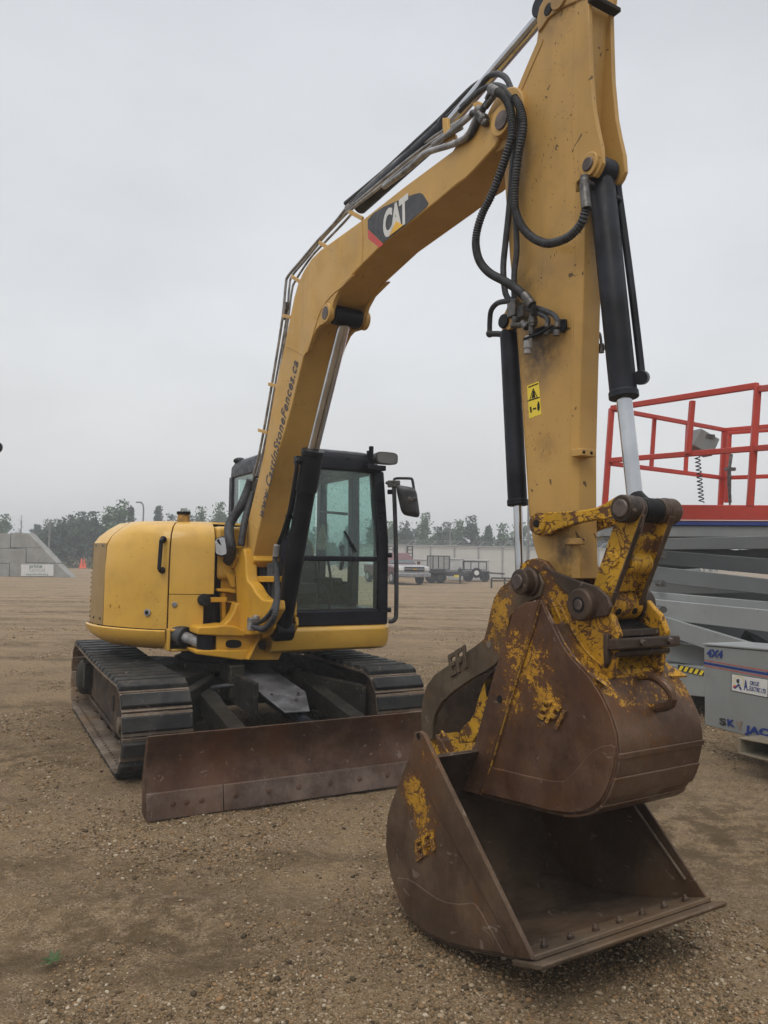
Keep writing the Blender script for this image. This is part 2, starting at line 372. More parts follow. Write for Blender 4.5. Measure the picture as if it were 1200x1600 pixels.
for c_, k_, w_ in ((3.2, .10, .16), (4.1, .10, .16), (7.6, -.06, .2), (8.9, -.06, .2), (11.5, .04, .28), (13.2, .04, .28), (17., -.03, .4), (19.5, -.03, .4), (24., .05, .6)):      # damp soil pressed up along the wheel tracks
    yy = g.math('SUBTRACT', g.math('SUBTRACT', gsx.outputs[1], g.math('MULTIPLY', gsx.outputs[0], k_)), g.math('ADD', g.math('MULTIPLY', g.math('SUBTRACT', g.noise(.5, 3), .5), 1.2), c_))
    base = g.mix(g.math('MULTIPLY', g.mr(g.math('ABSOLUTE', yy), w_*.5, w_*1.5, 1, 0), g.mr(g.noise(4.5, 9, .78, .3, (.5, 1, 1)), .44, .57, 0, .65)), base, (.085, .060, .036))
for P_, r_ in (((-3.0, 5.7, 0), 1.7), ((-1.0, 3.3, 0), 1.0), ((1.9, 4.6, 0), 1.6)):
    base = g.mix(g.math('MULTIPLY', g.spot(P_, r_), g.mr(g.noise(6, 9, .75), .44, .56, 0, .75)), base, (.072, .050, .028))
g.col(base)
h = g.math('ADD', g.math('MULTIPLY', pd, -.9), g.math('MULTIPLY', fine, 1.6)); nb = g.bump(h, .7, .010)
g.bump(g.noise(5, 6, .6), .5, .05, nb)
M['ground'] = g.m
RUT = [(3.2, .10, .0), (4.1, .10, .0), (7.6, -.06, .5), (8.9, -.06, .5), (11.5, .04, 1.), (13.2, .04, 1.), (17., -.03, 0), (19.5, -.03, 0), (24., .05, 0)]
def ruts(x, y):      # shallow wheel tracks crossing the yard
    z = 0
    for c, k, p in RUT:
        d = (y-(c+k*x+.35*math.sin(x*.35+c)))/(.15+.012*c)
        if abs(d) < 2.5: z += math.exp(-d*d)*(-.022+.012*math.sin(x*26+p*3)*math.exp(-d*d))+.012*math.exp(-(abs(d)-1.5)**2*4)
    return z*(.55+.45*mnoise.noise(Vector((x*.4, y*.4, 2))))
def gz(x, y):
    return ruts(x, y)+.028*mnoise.noise(Vector((x*.9, y*.9, 3)))+.018*mnoise.noise(Vector((x*2.6, y*2.6, 8)))+.008*mnoise.noise(Vector((x*8, y*8, 1)))
def fade(x, y):      # ground lies flat under what stands on it and beyond the near yard
    k = 1.0
    k *= max(0., min(1., (34-y)/8)); k *= max(0., min(1., (16-abs(x))/3))
    return k
nx, ny = 360, 420
xs = np.linspace(-1, 1, nx); xs = 16*np.sign(xs)*abs(xs)**1.5; ys = 1.2+(34-1.2)*(np.linspace(0, 1, ny)**1.9)
vv = []; ff = []
for j, y in enumerate(ys):
    for i, x in enumerate(xs):
        z = gz(x, y)*fade(x, y)-.012
        if i in (0, nx-1) or j in (0, ny-1): z = -.012
        vv.append((x, y, z))
for j in range(ny-1):
    for i in range(nx-1): ff.append((j*nx+i, j*nx+i+1, (j+1)*nx+i+1, (j+1)*nx+i))
# outer sheet ring stitched round the finer patch so that the ground is one object
X0, X1, Y0, Y1 = -16, 16, float(ys[0]), 34.
xo = [-900, X0, X1, 900]; yo = [-300, Y0, Y1, 1600]; nb_ = len(vv)
for y in yo:
    for x in xo: vv.append((x, y, -.012))
for j in range(3):
    for i in range(3):
        if i == 1 and j == 1: continue
        ff.append((nb_+j*4+i, nb_+j*4+i+1, nb_+(j+1)*4+i+1, nb_+(j+1)*4+i))
me = bpy.data.meshes.new('ground'); me.from_pydata(vv, [], ff); me.shade_smooth(); me.materials.append(M['ground'])
gr = bpy.data.objects.new('ground', me); COL.objects.link(gr); gr['kind'] = 'structure'
# loose pebbles
def pebbles(N=140000):
    t = (1+5**.5)/2
    ico = np.array([(-1, t, 0), (1, t, 0), (-1, -t, 0), (1, -t, 0), (0, -1, t), (0, 1, t), (0, -1, -t), (0, 1, -t), (t, 0, -1), (t, 0, 1), (-t, 0, -1), (-t, 0, 1)])/1.9
    fc = np.array([(0, 11, 5), (0, 5, 1), (0, 1, 7), (0, 7, 10), (0, 10, 11), (1, 5, 9), (5, 11, 4), (11, 10, 2), (10, 7, 6), (7, 1, 8), (3, 9, 4), (3, 4, 2), (3, 2, 6), (3, 6, 8), (3, 8, 9), (4, 9, 5), (2, 4, 11), (6, 2, 10), (8, 6, 7), (9, 8, 1)])
    P = []
    while len(P) < N:
        y = 2.2+14*random.random()**2.3; x = (random.random()*2-1)*(.56*y+.25)
        cl = mnoise.noise(Vector((x*.8, y*.8, 5)))+.6*mnoise.noise(Vector((x*2.3, y*2.3, 9)))
        if random.random() > .30+1.35*cl: continue
        P.append((x, y))
    V = np.empty((N, 12, 3))
    for i, (x, y) in enumerate(P):
        s = min(.0026*math.exp(random.gauss(0, .50)), .011)*(1+.08*y)
        if random.random() < .006: s = random.uniform(.007, .013)
        a = random.random()*6.28; sc = np.array([random.uniform(.8, 1.5), random.uniform(.7, 1.1), random.uniform(.45, .8)])*s
        v = ico*(1+rng.normal(0, .09, (12, 1)))*sc; c, q = math.cos(a), math.sin(a)
        X = v[:, 0]*c-v[:, 1]*q; Y = v[:, 0]*q+v[:, 1]*c
        V[i, :, 0] = X+x; V[i, :, 1] = Y+y; V[i, :, 2] = v[:, 2]+gz(x, y)*fade(x, y)-.012+sc[2]*.35
    Fc = (fc[None]+12*np.arange(N)[:, None, None]).reshape(-1)
    me = bpy.data.meshes.new('loose_gravel'); me.vertices.add(N*12); me.vertices.foreach_set('co', V.reshape(-1))
    me.loops.add(len(Fc)); me.loops.foreach_set('vertex_index', Fc.astype(np.int32))
    n = len(Fc)//3; me.polygons.add(n); me.polygons.foreach_set('loop_start', np.arange(n, dtype=np.int32)*3); me.polygons.foreach_set('loop_total', np.full(n, 3, np.int32))
    me.update(); me.validate(); me.shade_smooth()
    m = NM('pebble', .85, 0, .12); gn = m.t.nodes.new('ShaderNodeNewGeometry')
    m.col(m.ramp(gn.outputs['Random Per Island'], [(0, (.05, .038, .025)), (.2, (.11, .078, .044)), (.45, (.175, .12, .065)), (.62, (.25, .15, .075)), (.78, (.27, .195, .118)), (.92, (.31, .245, .165)), (1, (.42, .36, .27))]))
    me.materials.append(m.m); o = bpy.data.objects.new('loose_gravel', me); COL.objects.link(o)
    tag(o, 'brown and tan pebbles scattered over the dirt yard', 'gravel', kind='stuff')
pebbles()
# small green weed
mw = simple('weed_leaf', (.045, .085, .018), .6, 0, .3); b = MB(); c0 = PZ(82, 1502, .0)
for k in range(9):
    a = k*.7; d = A3((math.cos(a), math.sin(a), .35+.1*(k % 3))); s_ = A3((-math.sin(a), math.cos(a), 0))*.008; l_ = .03+.012*(k % 4)
    b.add([c0, c0+d*l_*.5+s_, c0+d*l_*A3((1, 1, .6)), c0+d*l_*.5-s_], [(0, 1, 2, 3)])
tag(b.build('weed', mw, solid=.0015), 'small green weed lying on the gravel in the foreground', 'weed')
# ================================================================== trees
def leafmat(name, c):
    m = NM(name, .75, 0, .25); gn = m.t.nodes.new('ShaderNodeNewGeometry'); r_ = gn.outputs['Random Per Island']
    m.col(m.mix(m.mr(m.noise(.6, 2), .35, .65), m.ramp(r_, [(0, [q*.55 for q in c]), (1, [q*1.3 for q in c])]), m.ramp(r_, [(0, [q*.8 for q in c]), (1, [q*1.8 for q in c])])))
    return m.m
LM = [leafmat('spruce_needles', (.030, .060, .036)), leafmat('poplar_leaves', (.055, .105, .045)), leafmat('dark_leaves', (.028, .058, .030))]
bark = simple('bark', (.06, .05, .042), .9, 0, .4, 9)
def leaves(pts, size, mat, parent, name='crown'):
    pts = np.array(pts); n = len(pts); V = np.empty((n, 4, 3)); a = rng.normal(size=(n, 3)); a /= np.linalg.norm(a, axis=1)[:, None]
    b_ = np.cross(a, rng.normal(size=(n, 3))); b_ /= np.linalg.norm(b_, axis=1)[:, None]; s = size*rng.uniform(.55, 1.3, (n, 1))
    V[:, 0] = pts-a*s; V[:, 1] = pts-b_*s*.55; V[:, 2] = pts+a*s; V[:, 3] = pts+b_*s*.55
    rl = root_loc(parent); V -= rl
    me = bpy.data.meshes.new(name); me.from_pydata(V.reshape(-1, 3).tolist(), [], [(4*i, 4*i+1, 4*i+2, 4*i+3) for i in range(n)])
    me.materials.append(mat); o = bpy.data.objects.new(name, me); COL.objects.link(o); o.parent = parent; return o
def tree(kind, x, y, h, w_, label, group='trees along the far side of the yard'):
    t = thing({'spruce': 'spruce_tree', 'poplar': 'poplar_tree', 'bush': 'broad_tree', 'bare': 'bare_tree'}[kind], (x, y, 0), label, 'tree', group)
    tr = MB(); top = h*(.97 if kind != 'bush' else .7)
    tr.lathe((x, y, -.05), (x+.1, y, top), [(0, .022*h), (.5, .012*h), (1, .003*h)], 8); pts = []
    if kind == 'spruce':
        for k in range(int(26+h*3)):
            z = h*(.08+.9*(k/(26+h*3))); r_ = w_*.5*(1-(z/h))**.8*random.uniform(.7, 1.15)+.12; a = random.random()*6.28
            for q in range(5):
                a2 = a+q*1.257+random.uniform(-.2, .2); rr = r_*random.uniform(.75, 1.1); n = int(14+rr*24)
                for _ in range(n):
                    f = random.random()**.7; pts.append((x+math.cos(a2)*rr*f+random.gauss(0, .10), y+math.sin(a2)*rr*f+random.gauss(0, .10), z-f*rr*.28+random.gauss(0, .08)))
    elif kind in ('poplar', 'bush'):
        nb = 26 if kind == 'poplar' else 46
        for k in range(nb):
            f = random.random(); z0 = h*(.12+.7*f); a = random.random()*6.28
            prof = math.sin(min(1, .25+f*.8)*math.pi)**.6 if kind == 'bush' else (1-f)**.6*.9+.12
            ln = w_*.5*prof*random.uniform(.45, 1.3); up = random.uniform(.5, 1.2) if kind == 'poplar' else random.uniform(.1, .6)
            p0 = A3((x, y, z0)); p1 = p0+A3((math.cos(a)*ln, math.sin(a)*ln, ln*up)); p1[2] = min(p1[2], h)
            tr.lathe(p0, p1, [(0, .006*h), (1, .0015*h)], 5)
            for _ in range(int(2.5+ln*1.9)+(3 if kind == 'bush' else 0)):
                c = p0+(p1-p0)*random.uniform(.35, 1.08); rr = random.uniform(.2, .5)*(.35+.05*h)*.8
                for _ in range(32): pts.append(c+rng.normal(0, 1, 3)*rr*A3((1, 1, .8)))
        for _ in range(160): pts.append((x+random.gauss(0, .3), y+random.gauss(0, .3), h*random.uniform(.75, 1)))
    else:
        for k in range(40):
            f = random.uniform(.25, .95); a = random.random()*6.28; ln = w_*.5*(1.1-f)*random.uniform(.6, 1.2)
            p0 = A3((x, y, h*f)); tr.lathe(p0, p0+A3((math.cos(a)*ln, math.sin(a)*ln, ln*1.1)), [(0, .004*h), (1, .001*h)], 4)
    tr.build('trunk', bark, t)
    if pts: leaves(pts, .16 if kind != 'spruce' else .13, LM[{'spruce': 0, 'poplar': 1, 'bush': 2}[kind]], t)
    return t
def tree_px(kind, u, v, d, wpx, label):
    P = PD(u, v, d); return tree(kind, P[0], P[1], P[2], wpx/1200*d, label)
TL = [
 ('poplar', 8, 803, 82, 34, 'leafy tree at the left edge of the photo behind the concrete blocks'),
 ('bare', 33, 802, 84, 24, 'bare leafless tree behind the concrete blocks'),
 ('spruce', 58, 818, 88, 30, 'hazy spruce right of the bare tree'),
 ('bush', 78, 812, 92, 44, 'hazy round tree behind the right end of the concrete blocks'),
 ('bush', 96, 811, 70, 46, 'dark broad tree just right of the concrete blocks, above the grass'),
 ('bush', 128, 799, 78, 44, 'tall round topped tree between the concrete blocks and the engine hood'),
 ('poplar', 182, 794, 78, 30, 'dense poplar behind the rear of the engine hood'),
 ('bush', 300, 806, 88, 40, 'low hazy broad tree behind the front of the engine hood'),
 ('bush', 700, 816, 90, 30, 'hazy broad tree directly behind the two armed lamp post'),
 ('bush', 112, 806, 74, 66, 'big dark broad tree above the orange cones'),
 ('bush', 146, 800, 72, 52, 'broad dark tree directly left of the yellow engine hood'),
 ('poplar', 170, 792, 72, 40, 'leafy tree rising over the rear corner of the engine hood'),
 ('poplar', 193, 781, 74, 15, 'tall thin poplar over the engine hood'),
 ('spruce', 205, 789, 76, 13, 'thin spruce left of the curved lamp post'),
 ('spruce', 248, 788, 80, 24, 'pointed spruce right of the curved lamp post'),
 ('bush', 268, 803, 84, 22, 'low bushy tree behind the exhaust stack'),
 ('poplar', 290, 794, 80, 26, 'ragged poplar behind the front of the engine hood'),
 ('poplar', 315, 792, 82, 28, 'open crowned poplar left of the cab'),
 ('poplar', 344, 785, 80, 34, 'tall leafy poplar touching the left edge of the cab'),
 ('poplar', 385, 800, 86, 40, 'poplar seen through the side window of the cab'),
 ('spruce', 470, 815, 86, 36, 'spruce seen low through the left part of the windshield'),
 ('poplar', 505, 812, 88, 36, 'poplar seen through the middle of the windshield'),
 ('spruce', 545, 818, 88, 34, 'spruce seen through the right part of the windshield'),
 ('poplar', 585, 812, 86, 36, 'poplar seen behind the right pillar of the cab'),
 ('poplar', 612, 815, 84, 24, 'poplar behind the mirror bar'),
 ('bush', 634, 814, 84, 34, 'broad tree behind the pickup truck'),
 ('poplar', 665, 801, 84, 34, 'tallest poplar right of the mirror'),
 ('bush', 686, 823, 86, 26, 'low tree left of the two armed lamp post'),
 ('poplar', 718, 812, 84, 20, 'thin open poplar right of the two armed lamp post'),
 ('bush', 737, 806, 82, 38, 'dense full tree behind the middle of the fence'),
 ('spruce', 763, 820, 84, 26, 'dark pointed spruce over the white fence'),
 ('poplar', 786, 818, 86, 26, 'open poplar left of the chrome thumb cylinder rod'),
 ('poplar', 812, 816, 86, 28, 'poplar directly behind the chrome thumb cylinder rod'),
 ('bush', 930, 822, 80, 60, 'broad tree seen between the stick and the bucket link'),
 ('bush', 850, 824, 84, 50, 'broad tree behind the lower end of the stick'),
]
for a in TL: tree_px(*a)
# low hazy wood behind
pts = []
for _ in range(9000):
    x = random.uniform(-85, 55); y = 125+random.gauss(0, 4); hh = 4.3+1.3*math.sin(x*.35)+.9*math.sin(x*1.13+1)
    pts.append((x, y, random.random()**.8*hh))
o = leaves(pts, .6, LM[2], None, 'far_wood'); tag(o, 'low hazy line of far woodland behind the yard', 'woodland', kind='stuff')
# scrub at the far left edge
pts = [(random.uniform(-42, -24), 70+random.gauss(0, .8), random.random()*1.1*abs(math.sin(i))) for i in range(2600)]
o = leaves(pts, .16, leafmat('scrub', (.10, .11, .05)), None, 'long_grass'); tag(o, 'pale green long grass along the yard edge by the cones', 'grass', kind='stuff')
# ================================================================== fence
fenc = simple('fence_panel', (.50, .49, .46), .8, 0, .08, .6); fpost = simple('fence_post', (.28, .28, .28), .6, 0, .2)
P = PD(770, 905, 58); t = thing('panel_fence', (P[0], 58, 0), 'long cream panel fence with grey posts and angled barbed wire arms', 'fence')
x0, x1 = PD(560, 860, 58)[0], PD(1010, 860, 58)[0]; n = 12; dx = (x1-x0)/n; H = 2.38
for k in range(n):
    MB().box((x0+(k+.5)*dx, 58, H/2), ((dx/2-.03), 0, 0), (0, .03, 0), (0, 0, H/2-.02)).build('panel', fenc, t)
for k in range(n+1):
    b = MB(); b.cyl((x0+k*dx, 57.9, 0), (x0+k*dx, 57.9, H+.05), .05, n=8); b.bar((x0+k*dx, 57.9, H), (x0+k*dx+.45, 57.9, H+.42), .05, .05)
    b.build('post', fpost, t)
b = MB(); b.cyl((x0, 57.85, H+.02), (x1, 57.85, H+.02), .045, n=6)
b.build('top_rail', fpost, t)
b = MB()
for q in (.15, .3, .42): b.cyl((x0+q, 57.9, H+q), (x1+q, 57.9, H+q), .008, n=4)
b.build('barbed_wire', fpost, t)
# ================================================================== concrete blocks with banner
conc = NM('block_concrete', .9, 0, .2); cb = conc.mix(conc.mr(conc.noise(1.2, 6, .65), .35, .7), (.23, .225, .205), (.31, .305, .29))
cb = conc.mix(conc.math('MULTIPLY', conc.mr(conc.noise(5, 5, .6, 0, (1, 1, .15)), .5, .7), .4), cb, (.15, .145, .13)); conc.col(cb); conc.bump(conc.noise(9, 6), .3, .02)
DB = 45.
def blk(u0, u1t, u1b, vt, vb, label, y0=DB):
    p = [PD(u0, vb, y0), PD(u1b, vb, y0), PD(u1t, vt, y0), PD(u0, vt, y0)]
    z0, z1 = p[0][2], p[3][2]; zz = [z0, z0, z1, z1]
    q = [A3((a[0], y0, z)) for a, z in zip(p, zz)]
    o = MB().prism(q, (0, .85, 0)).build('concrete_block', conc.m, bevel=.03)
    tag(o, label, 'concrete block', 'concrete blocks stacked in a wall')
    return o
blk(-80, 14.4, 14.4, 879.5, 901, 'bottom row concrete block at the left edge of the photo, left of the banner block')
blk(15.2, 89, 112, 879.5, 901, 'bottom row concrete block with the slanted end, behind the white banner')
blk(-60, 40.3, 40.3, 856.2, 879, 'middle row concrete block at the left edge of the photo')
blk(41.1, 67.5, 88.5, 856.2, 879, 'middle row concrete block with the slanted right end')
blk(-60, 15.8, 15.8, 832.5, 855.6, 'top row concrete block at the left edge of the photo')
blk(16.6, 44.5, 66.5, 832.5, 855.6, 'top row concrete block with the slanted right end')
ban = simple('banner_white', (.60, .60, .585), .6, 0, .05)
y_ = DB-.03
def bp_(u, v): q = PD(u, v, y_); return A3((q[0], y_, q[2]))
c_ = bp_(58, 890); t = thing('banner', (c_[0], y_, c_[2]), 'white company banner hung on the lowest concrete block', 'banner')
MB().prism([bp_(33, 900), bp_(83.5, 900), bp_(83.5, 882), bp_(33, 882)], (0, .02, 0)).build('sheet', ban, t)
gt = simple('banner_green', (.05, .12, .07), .6); gy = simple('banner_grey', (.36, .36, .35), .6)
Nn = (0, -1, 0); U = (0, 0, 1)
text('lettering', 'prime', gt, t, bp_(46, 887.5), bp_(66, 887.5), U, Nn, .004, bold=.02)
text('lettering', 'capital', gy, t, bp_(46, 893.3), bp_(70, 893.3), U, Nn, .004, bold=.01)
text('lettering', 'equipment financing', gt, t, bp_(41, 898.6), bp_(75, 898.6), U, Nn, .004, bold=.01)
# ================================================================== cones
cone_m = simple('cone_orange', (.75, .10, .02), .6, 0, .15, 3)
for k, (u, lab) in enumerate(((127, 'left orange traffic cone of the pair beside the engine hood'), (131.6, 'right orange traffic cone of the pair, closest to the engine hood'))):
    P = PZ(u, 888, 0); t = thing('traffic_cone', P, lab, 'traffic cone', 'orange traffic cones')
    MB().lathe(P+A3((0, 0, .04)), P+A3((0, 0, .92)), [(0, .19), (.95, .04), (1, .03)], 16).build('cone', cone_m, t)
    MB().box(P+A3((0, 0, .02)), (.24, 0, 0), (0, .24, 0), (0, 0, .02)).build('base', cone_m, t)
# ================================================================== poles
pol = simple('lamp_pole', (.16, .16, .16), .6)
P = PD(225, 862, 70); t = thing('street_lamp', (P[0], 70, 0), 'curved single arm street lamp above the engine hood', 'street lamp')
T = PD(224, 785, 70); MB().tube([(P[0], 70, 0), (T[0]+.05, 70, T[2]*.6), (T[0]+.02, 70, T[2]*.93), (T[0]-.25, 70, T[2])], .07, 8).build('pole', pol, t)
MB().box((T[0]-.4, 70, T[2]), (.25, 0, 0), (0, .1, 0), (0, 0, .06)).build('lamp_head', pol, t)
P = PD(703, 869, 72); t = thing('street_lamp', (P[0], 72, 0), 'two armed curved street lamp over the fence right of the mirror', 'street lamp')
T = PD(703, 822, 72); MB().cyl((P[0], 72, 0), (P[0], 72, T[2]), .09, .06, 8).build('pole', pol, t)
for s in (-1, 1):
    b = MB(); b.tube([(P[0], 72, T[2]), (P[0]+s*.12, 72, T[2]+.25), (P[0]+s*.35, 72, T[2]+.37), (P[0]+s*.6, 72, T[2]+.3)], .045, 6); b.build('arm', pol, t)
P = PD(76, 868, 60); t = MB().cyl((P[0], 60, 0), (P[0], 60, PD(76, 813, 60)[2]), .09, .07, 8).build('utility_pole', pol); tag(t, 'plain slim pole right of the concrete blocks', 'pole')
P = PD(825.5, 868, 50); t = MB().cyl((P[0], 50, 0), (P[0], 50, PD(825.5, 780, 50)[2]), .09, .08, 8).build('utility_pole', pol); tag(t, 'dark pole just left of the stick, right of the chrome rod', 'pole')
# ================================================================== pickup truck
def pickup():
    D_ = 42.5; c = PZ(633, 911, 0); fr = Fr((c[0]+.15, D_+.4), 24)
    t = thing('pickup_truck', fr.W(0, 0, 0), 'silver pickup truck with maroon lower sides parked right of the cab', 'pickup truck')
    sil = simple('car_silver', (.36, .35, .36), .3, .3, .1); mar = simple('car_maroon', (.10, .025, .028), .35, .1, .2); gl = M['carglass']
    hw = .93
    def pr(pts, a0, a1, name, m, bev=.03): return MB().prism([fr.W(a0, b_, z_) for b_, z_ in pts], fr.l*(a1-a0)).build(name, m, t, bevel=bev)
    pr([(-.0, .55), (.62, .5), (.66, .95), (.6, 1.02), (-.95, 1.12), (-1.1, 1.12), (-3.6, 1.12), (-4.4, 1.15), (-4.45, .6), (-3.4, .5), (-.6, .5)], -hw, hw, 'body', sil, .05); pr([(.10, .52), (-4.3, .55), (-4.3, 1.02), (-.9, 1.0), (.1, .92)], -hw-.006, hw+.006, 'side_body', mar, .02)
    pr([(-.3, .42), (-3.9, .42), (-3.9, .72), (-.3, .72)], -hw-.012, hw+.012, 'lower_panel', mar, .02)
    MB().loops([[fr.W(a, b_, z_) for a, b_, z_ in l] for l in ([(-.88, -.85, 1.12), (.88, -.85, 1.12), (.88, -2.75, 1.12), (-.88, -2.75, 1.12)], [(-.70, -1.45, 1.72), (.70, -1.45, 1.72), (.70, -2.6, 1.72), (-.70, -2.6, 1.72)], [(-.66, -1.6, 1.76), (.66, -1.6, 1.76), (.66, -2.5, 1.76), (-.66, -2.5, 1.76)])]).build('cabin', mar, t, bevel=.03)
    MB().add([fr.W(a, b_, z_) for a, b_, z_ in ((-.78, -.9, 1.17), (.78, -.9, 1.17), (.66, -1.43, 1.66), (-.66, -1.43, 1.66))], [(0, 1, 2, 3)]).build('windshield', gl, t, solid=.02)
    for s in (-1, 1):
        MB().add([fr.W(s*a, b_, z_) for a, b_, z_ in ((.885, -1.1, 1.17), (.885, -2.6, 1.17), (.72, -2.5, 1.64), (.72, -1.5, 1.64))], [(0, 1, 2, 3)]).build('side_window', gl, t, solid=.02)
        MB().fbox(fr, s*.78-.15, s*.78+.15, .6, .68, .78, .98).build('headlight', simple('lamp_glass', (.6, .6, .58), .15), t, bevel=.02)
        MB().box(fr.W(s*1.06, -.95, 1.2), fr.l*.1, fr.f*.04, (0, 0, .09)).build('side_mirror', mar, t, bevel=.02)
        for bb in (-.35, -3.75):
            wh = MB().lathe(fr.W(s*.70, bb, .37), fr.W(s*.95, bb, .37), [(0, .33), (.1, .37), (.9, .37), (1, .33)], 24).build('wheel', M['rubber'], t)
            MB().cyl(fr.W(s*.9, bb, .37), fr.W(s*.96, bb, .37), .2, .19, 18).build('rim', sil, wh)
    MB().fbox(fr, -.6, .6, .6, .69, .74, .99).build('grille', M['dark'], t, bevel=.02)
    MB().fbox(fr, -.6, .6, .66, .71, .85, .89).build('grille_bar', sil, t, bevel=.01)
    MB().box(fr.W(0, .71, .87), fr.l*.1, fr.f*.012, (0, 0, .025)).build('emblem', M['decalyel'], t)
    MB().fbox(fr, -.98, .98, .55, .78, .42, .66).build('bumper', simple('bumper_grey', (.22, .22, .23), .4, .2), t, bevel=.05)
pickup()
# ================================================================== trailers
tm = simple('trailer_black', (.03, .03, .033), .6, 0, .4)
def zof(u, v, d): return PD(u, v, d)[2]
def flatbed():
    d = 46.; P = PD(690, 912, d); t = thing('flatbed_trailer', (P[0], d, 0), 'black flatbed equipment trailer with tandem wheels parked right of the pickup', 'trailer', 'trailers parked at the fence')
    X = lambda u: PD(u, 890, d)[0]; x0, x1 = X(655), X(733)
    z0, z1 = zof(690, 899, d), zof(690, 894, d)
    MB().box(((x0+x1)/2, d+1, (z0+z1)/2), ((x1-x0)/2, 0, 0), (0, 1.1, 0), (0, 0, (z1-z0)/2+.03)).build('deck', tm, t, bevel=.02)
    MB().box(((X(667)+X(696))/2, d-.15, zof(690, 892, d)), ((X(696)-X(667))/2, 0, 0), (0, .2, 0), (0, 0, .12)).build('fender', tm, t, bevel=.03)
    for u in (674, 688):
        w_ = MB().lathe((X(u), d-.12, .38), (X(u), d+.15, .38), [(0, .33), (.1, .37), (.9, .37), (1, .33)], 20).build('wheel', M['rubber'], t)
        MB().cyl((X(u), d-.14, .38), (X(u), d, .38), .17, .17, 14).build('rim', tm, w_)
    for s_, k in ((637.5, 1), (645.5, 1)): pass
    rp = MB(); ya = d+1.6
    for u in (637.5, 645.5): rp.box((X(u), ya, (zof(u, 852, d)+.5)/2), (.04, 0, 0), (0, .05, 0), (0, 0, (zof(u, 852, d)-.5)/2))
    for k in range(8): rp.box((X(641.5), ya, .7+k*.21), ((X(645.5)-X(637.5))/2, 0, 0), (0, .03, 0), (0, 0, .025))
    rp.build('loading_ramp', tm, t)
    rp = MB()
    for u in (606, 614.5): rp.box((X(u), ya, (zof(u, 854, d)+.5)/2), (.04, 0, 0), (0, .05, 0), (0, 0, (zof(u, 854, d)-.5)/2))
    for k in range(8): rp.box((X(610.2), ya, .7+k*.21), ((X(614.5)-X(606))/2, 0, 0), (0, .03, 0), (0, 0, .025))
    rp.build('loading_ramp', tm, t)
    MB().bar((x0-1.9, ya, .55), (x0+.2, ya, .62), .1, .12).build('rear_frame', tm, t)
    MB().tube([(X(719), d, z0+.5), (X(719), d, 0)], .05, 8, smooth=False).build('jack', tm, t)
    MB().box((X(719), d, z1+.12), (.14, 0, 0), (0, .1, 0), (0, 0, .1)).build('jack_head', tm, t, bevel=.02)
    MB().box((X(676), d-.05, z0+.08), (.16, 0, 0), (0, .02, 0), (0, 0, .035)).build('tail_light', simple('tail_red', (.4, .03, .02), .4), t)
    MB().box((X(713), d-.1, z0-.02), (.14, 0, 0), (0, .02, 0), (0, 0, .06)).build('plate_label', M['labyel'], t)
flatbed()
def gate_trailer():
    d = 50.; X = lambda u: PD(u, 890, d)[0]; t = thing('utility_trailer', (X(720), d, 0), 'small black utility trailer with tall mesh gate and white rimmed spare wheel', 'trailer', 'trailers parked at the fence')
    z0 = zof(700, 893, d); b = MB()
    b.box(((X(690)+X(765))/2, d+.9, z0), ((X(765)-X(690))/2, 0, 0), (0, .9, 0), (0, 0, .06)); b.build('deck', tm, t)
    def rect(u0, u1, v0, v1, yy, nbar, name):
        q = MB(); za, zb = zof(u0, v0, d), zof(u0, v1, d); x0, x1 = X(u0), X(u1)
        for x in np.linspace(x0, x1, nbar): q.box((x, yy, (za+zb)/2), (.03, 0, 0), (0, .03, 0), (0, 0, abs(za-zb)/2))
        for z in (za, zb): q.box(((x0+x1)/2, yy, z), ((x1-x0)/2+.03, 0, 0), (0, .03, 0), (0, 0, .03))
        return q.build(name, tm, t), (x0, x1, za, zb, yy)
    _, r_ = rect(667.5, 702.5, 868.5, 889, d, 5, 'mesh_gate')
    mm = simple('mesh_grey', (.20, .20, .21), .7)
    q = MB(); x0, x1, za, zb, yy = r_
    for k in range(22): x = x0+(x1-x0)*k/21; q.box((x, yy+.03, (za+zb)/2), (.012, 0, 0), (0, .005, 0), (0, 0, abs(za-zb)/2))
    for k in range(14): z = zb+(za-zb)*k/13; q.box(((x0+x1)/2, yy+.03, z), ((x1-x0)/2, 0, 0), (0, .005, 0), (0, 0, .012))
    q.build('mesh', mm, t)
    rect(723.5, 760, 877.5, 890, d, 4, 'side_rail')
    q = MB(); q.lathe((X(744), d-.3, zof(744, 895, d)), (X(744), d-.1, zof(744, 895, d)), [(0, .29), (.1, .33), (.9, .33), (1, .29)], 24); w_ = q.build('spare_wheel', M['rubber'], t)
    MB().lathe((X(744), d-.33, zof(744, 895, d)), (X(744), d-.2, zof(744, 895, d)), [(0, .15), (1, .19)], 18).build('rim', M['white'], w_)
    for u in (732, 758):
        MB().lathe((X(u), d+.1, .33), (X(u), d+.3, .33), [(0, .28), (.1, .33), (.9, .33), (1, .28)], 20).build('wheel', M['rubber'], t)
    MB().bar((X(765), d+.4, z0-.05), (X(790), d+.4, z0-.1), .08, .1).build('drawbar', tm, t)
    MB().cyl((X(754), d-.2, 0), (X(754), d-.2, z0), .04, n=8).build('jack', tm, t)
gate_trailer()
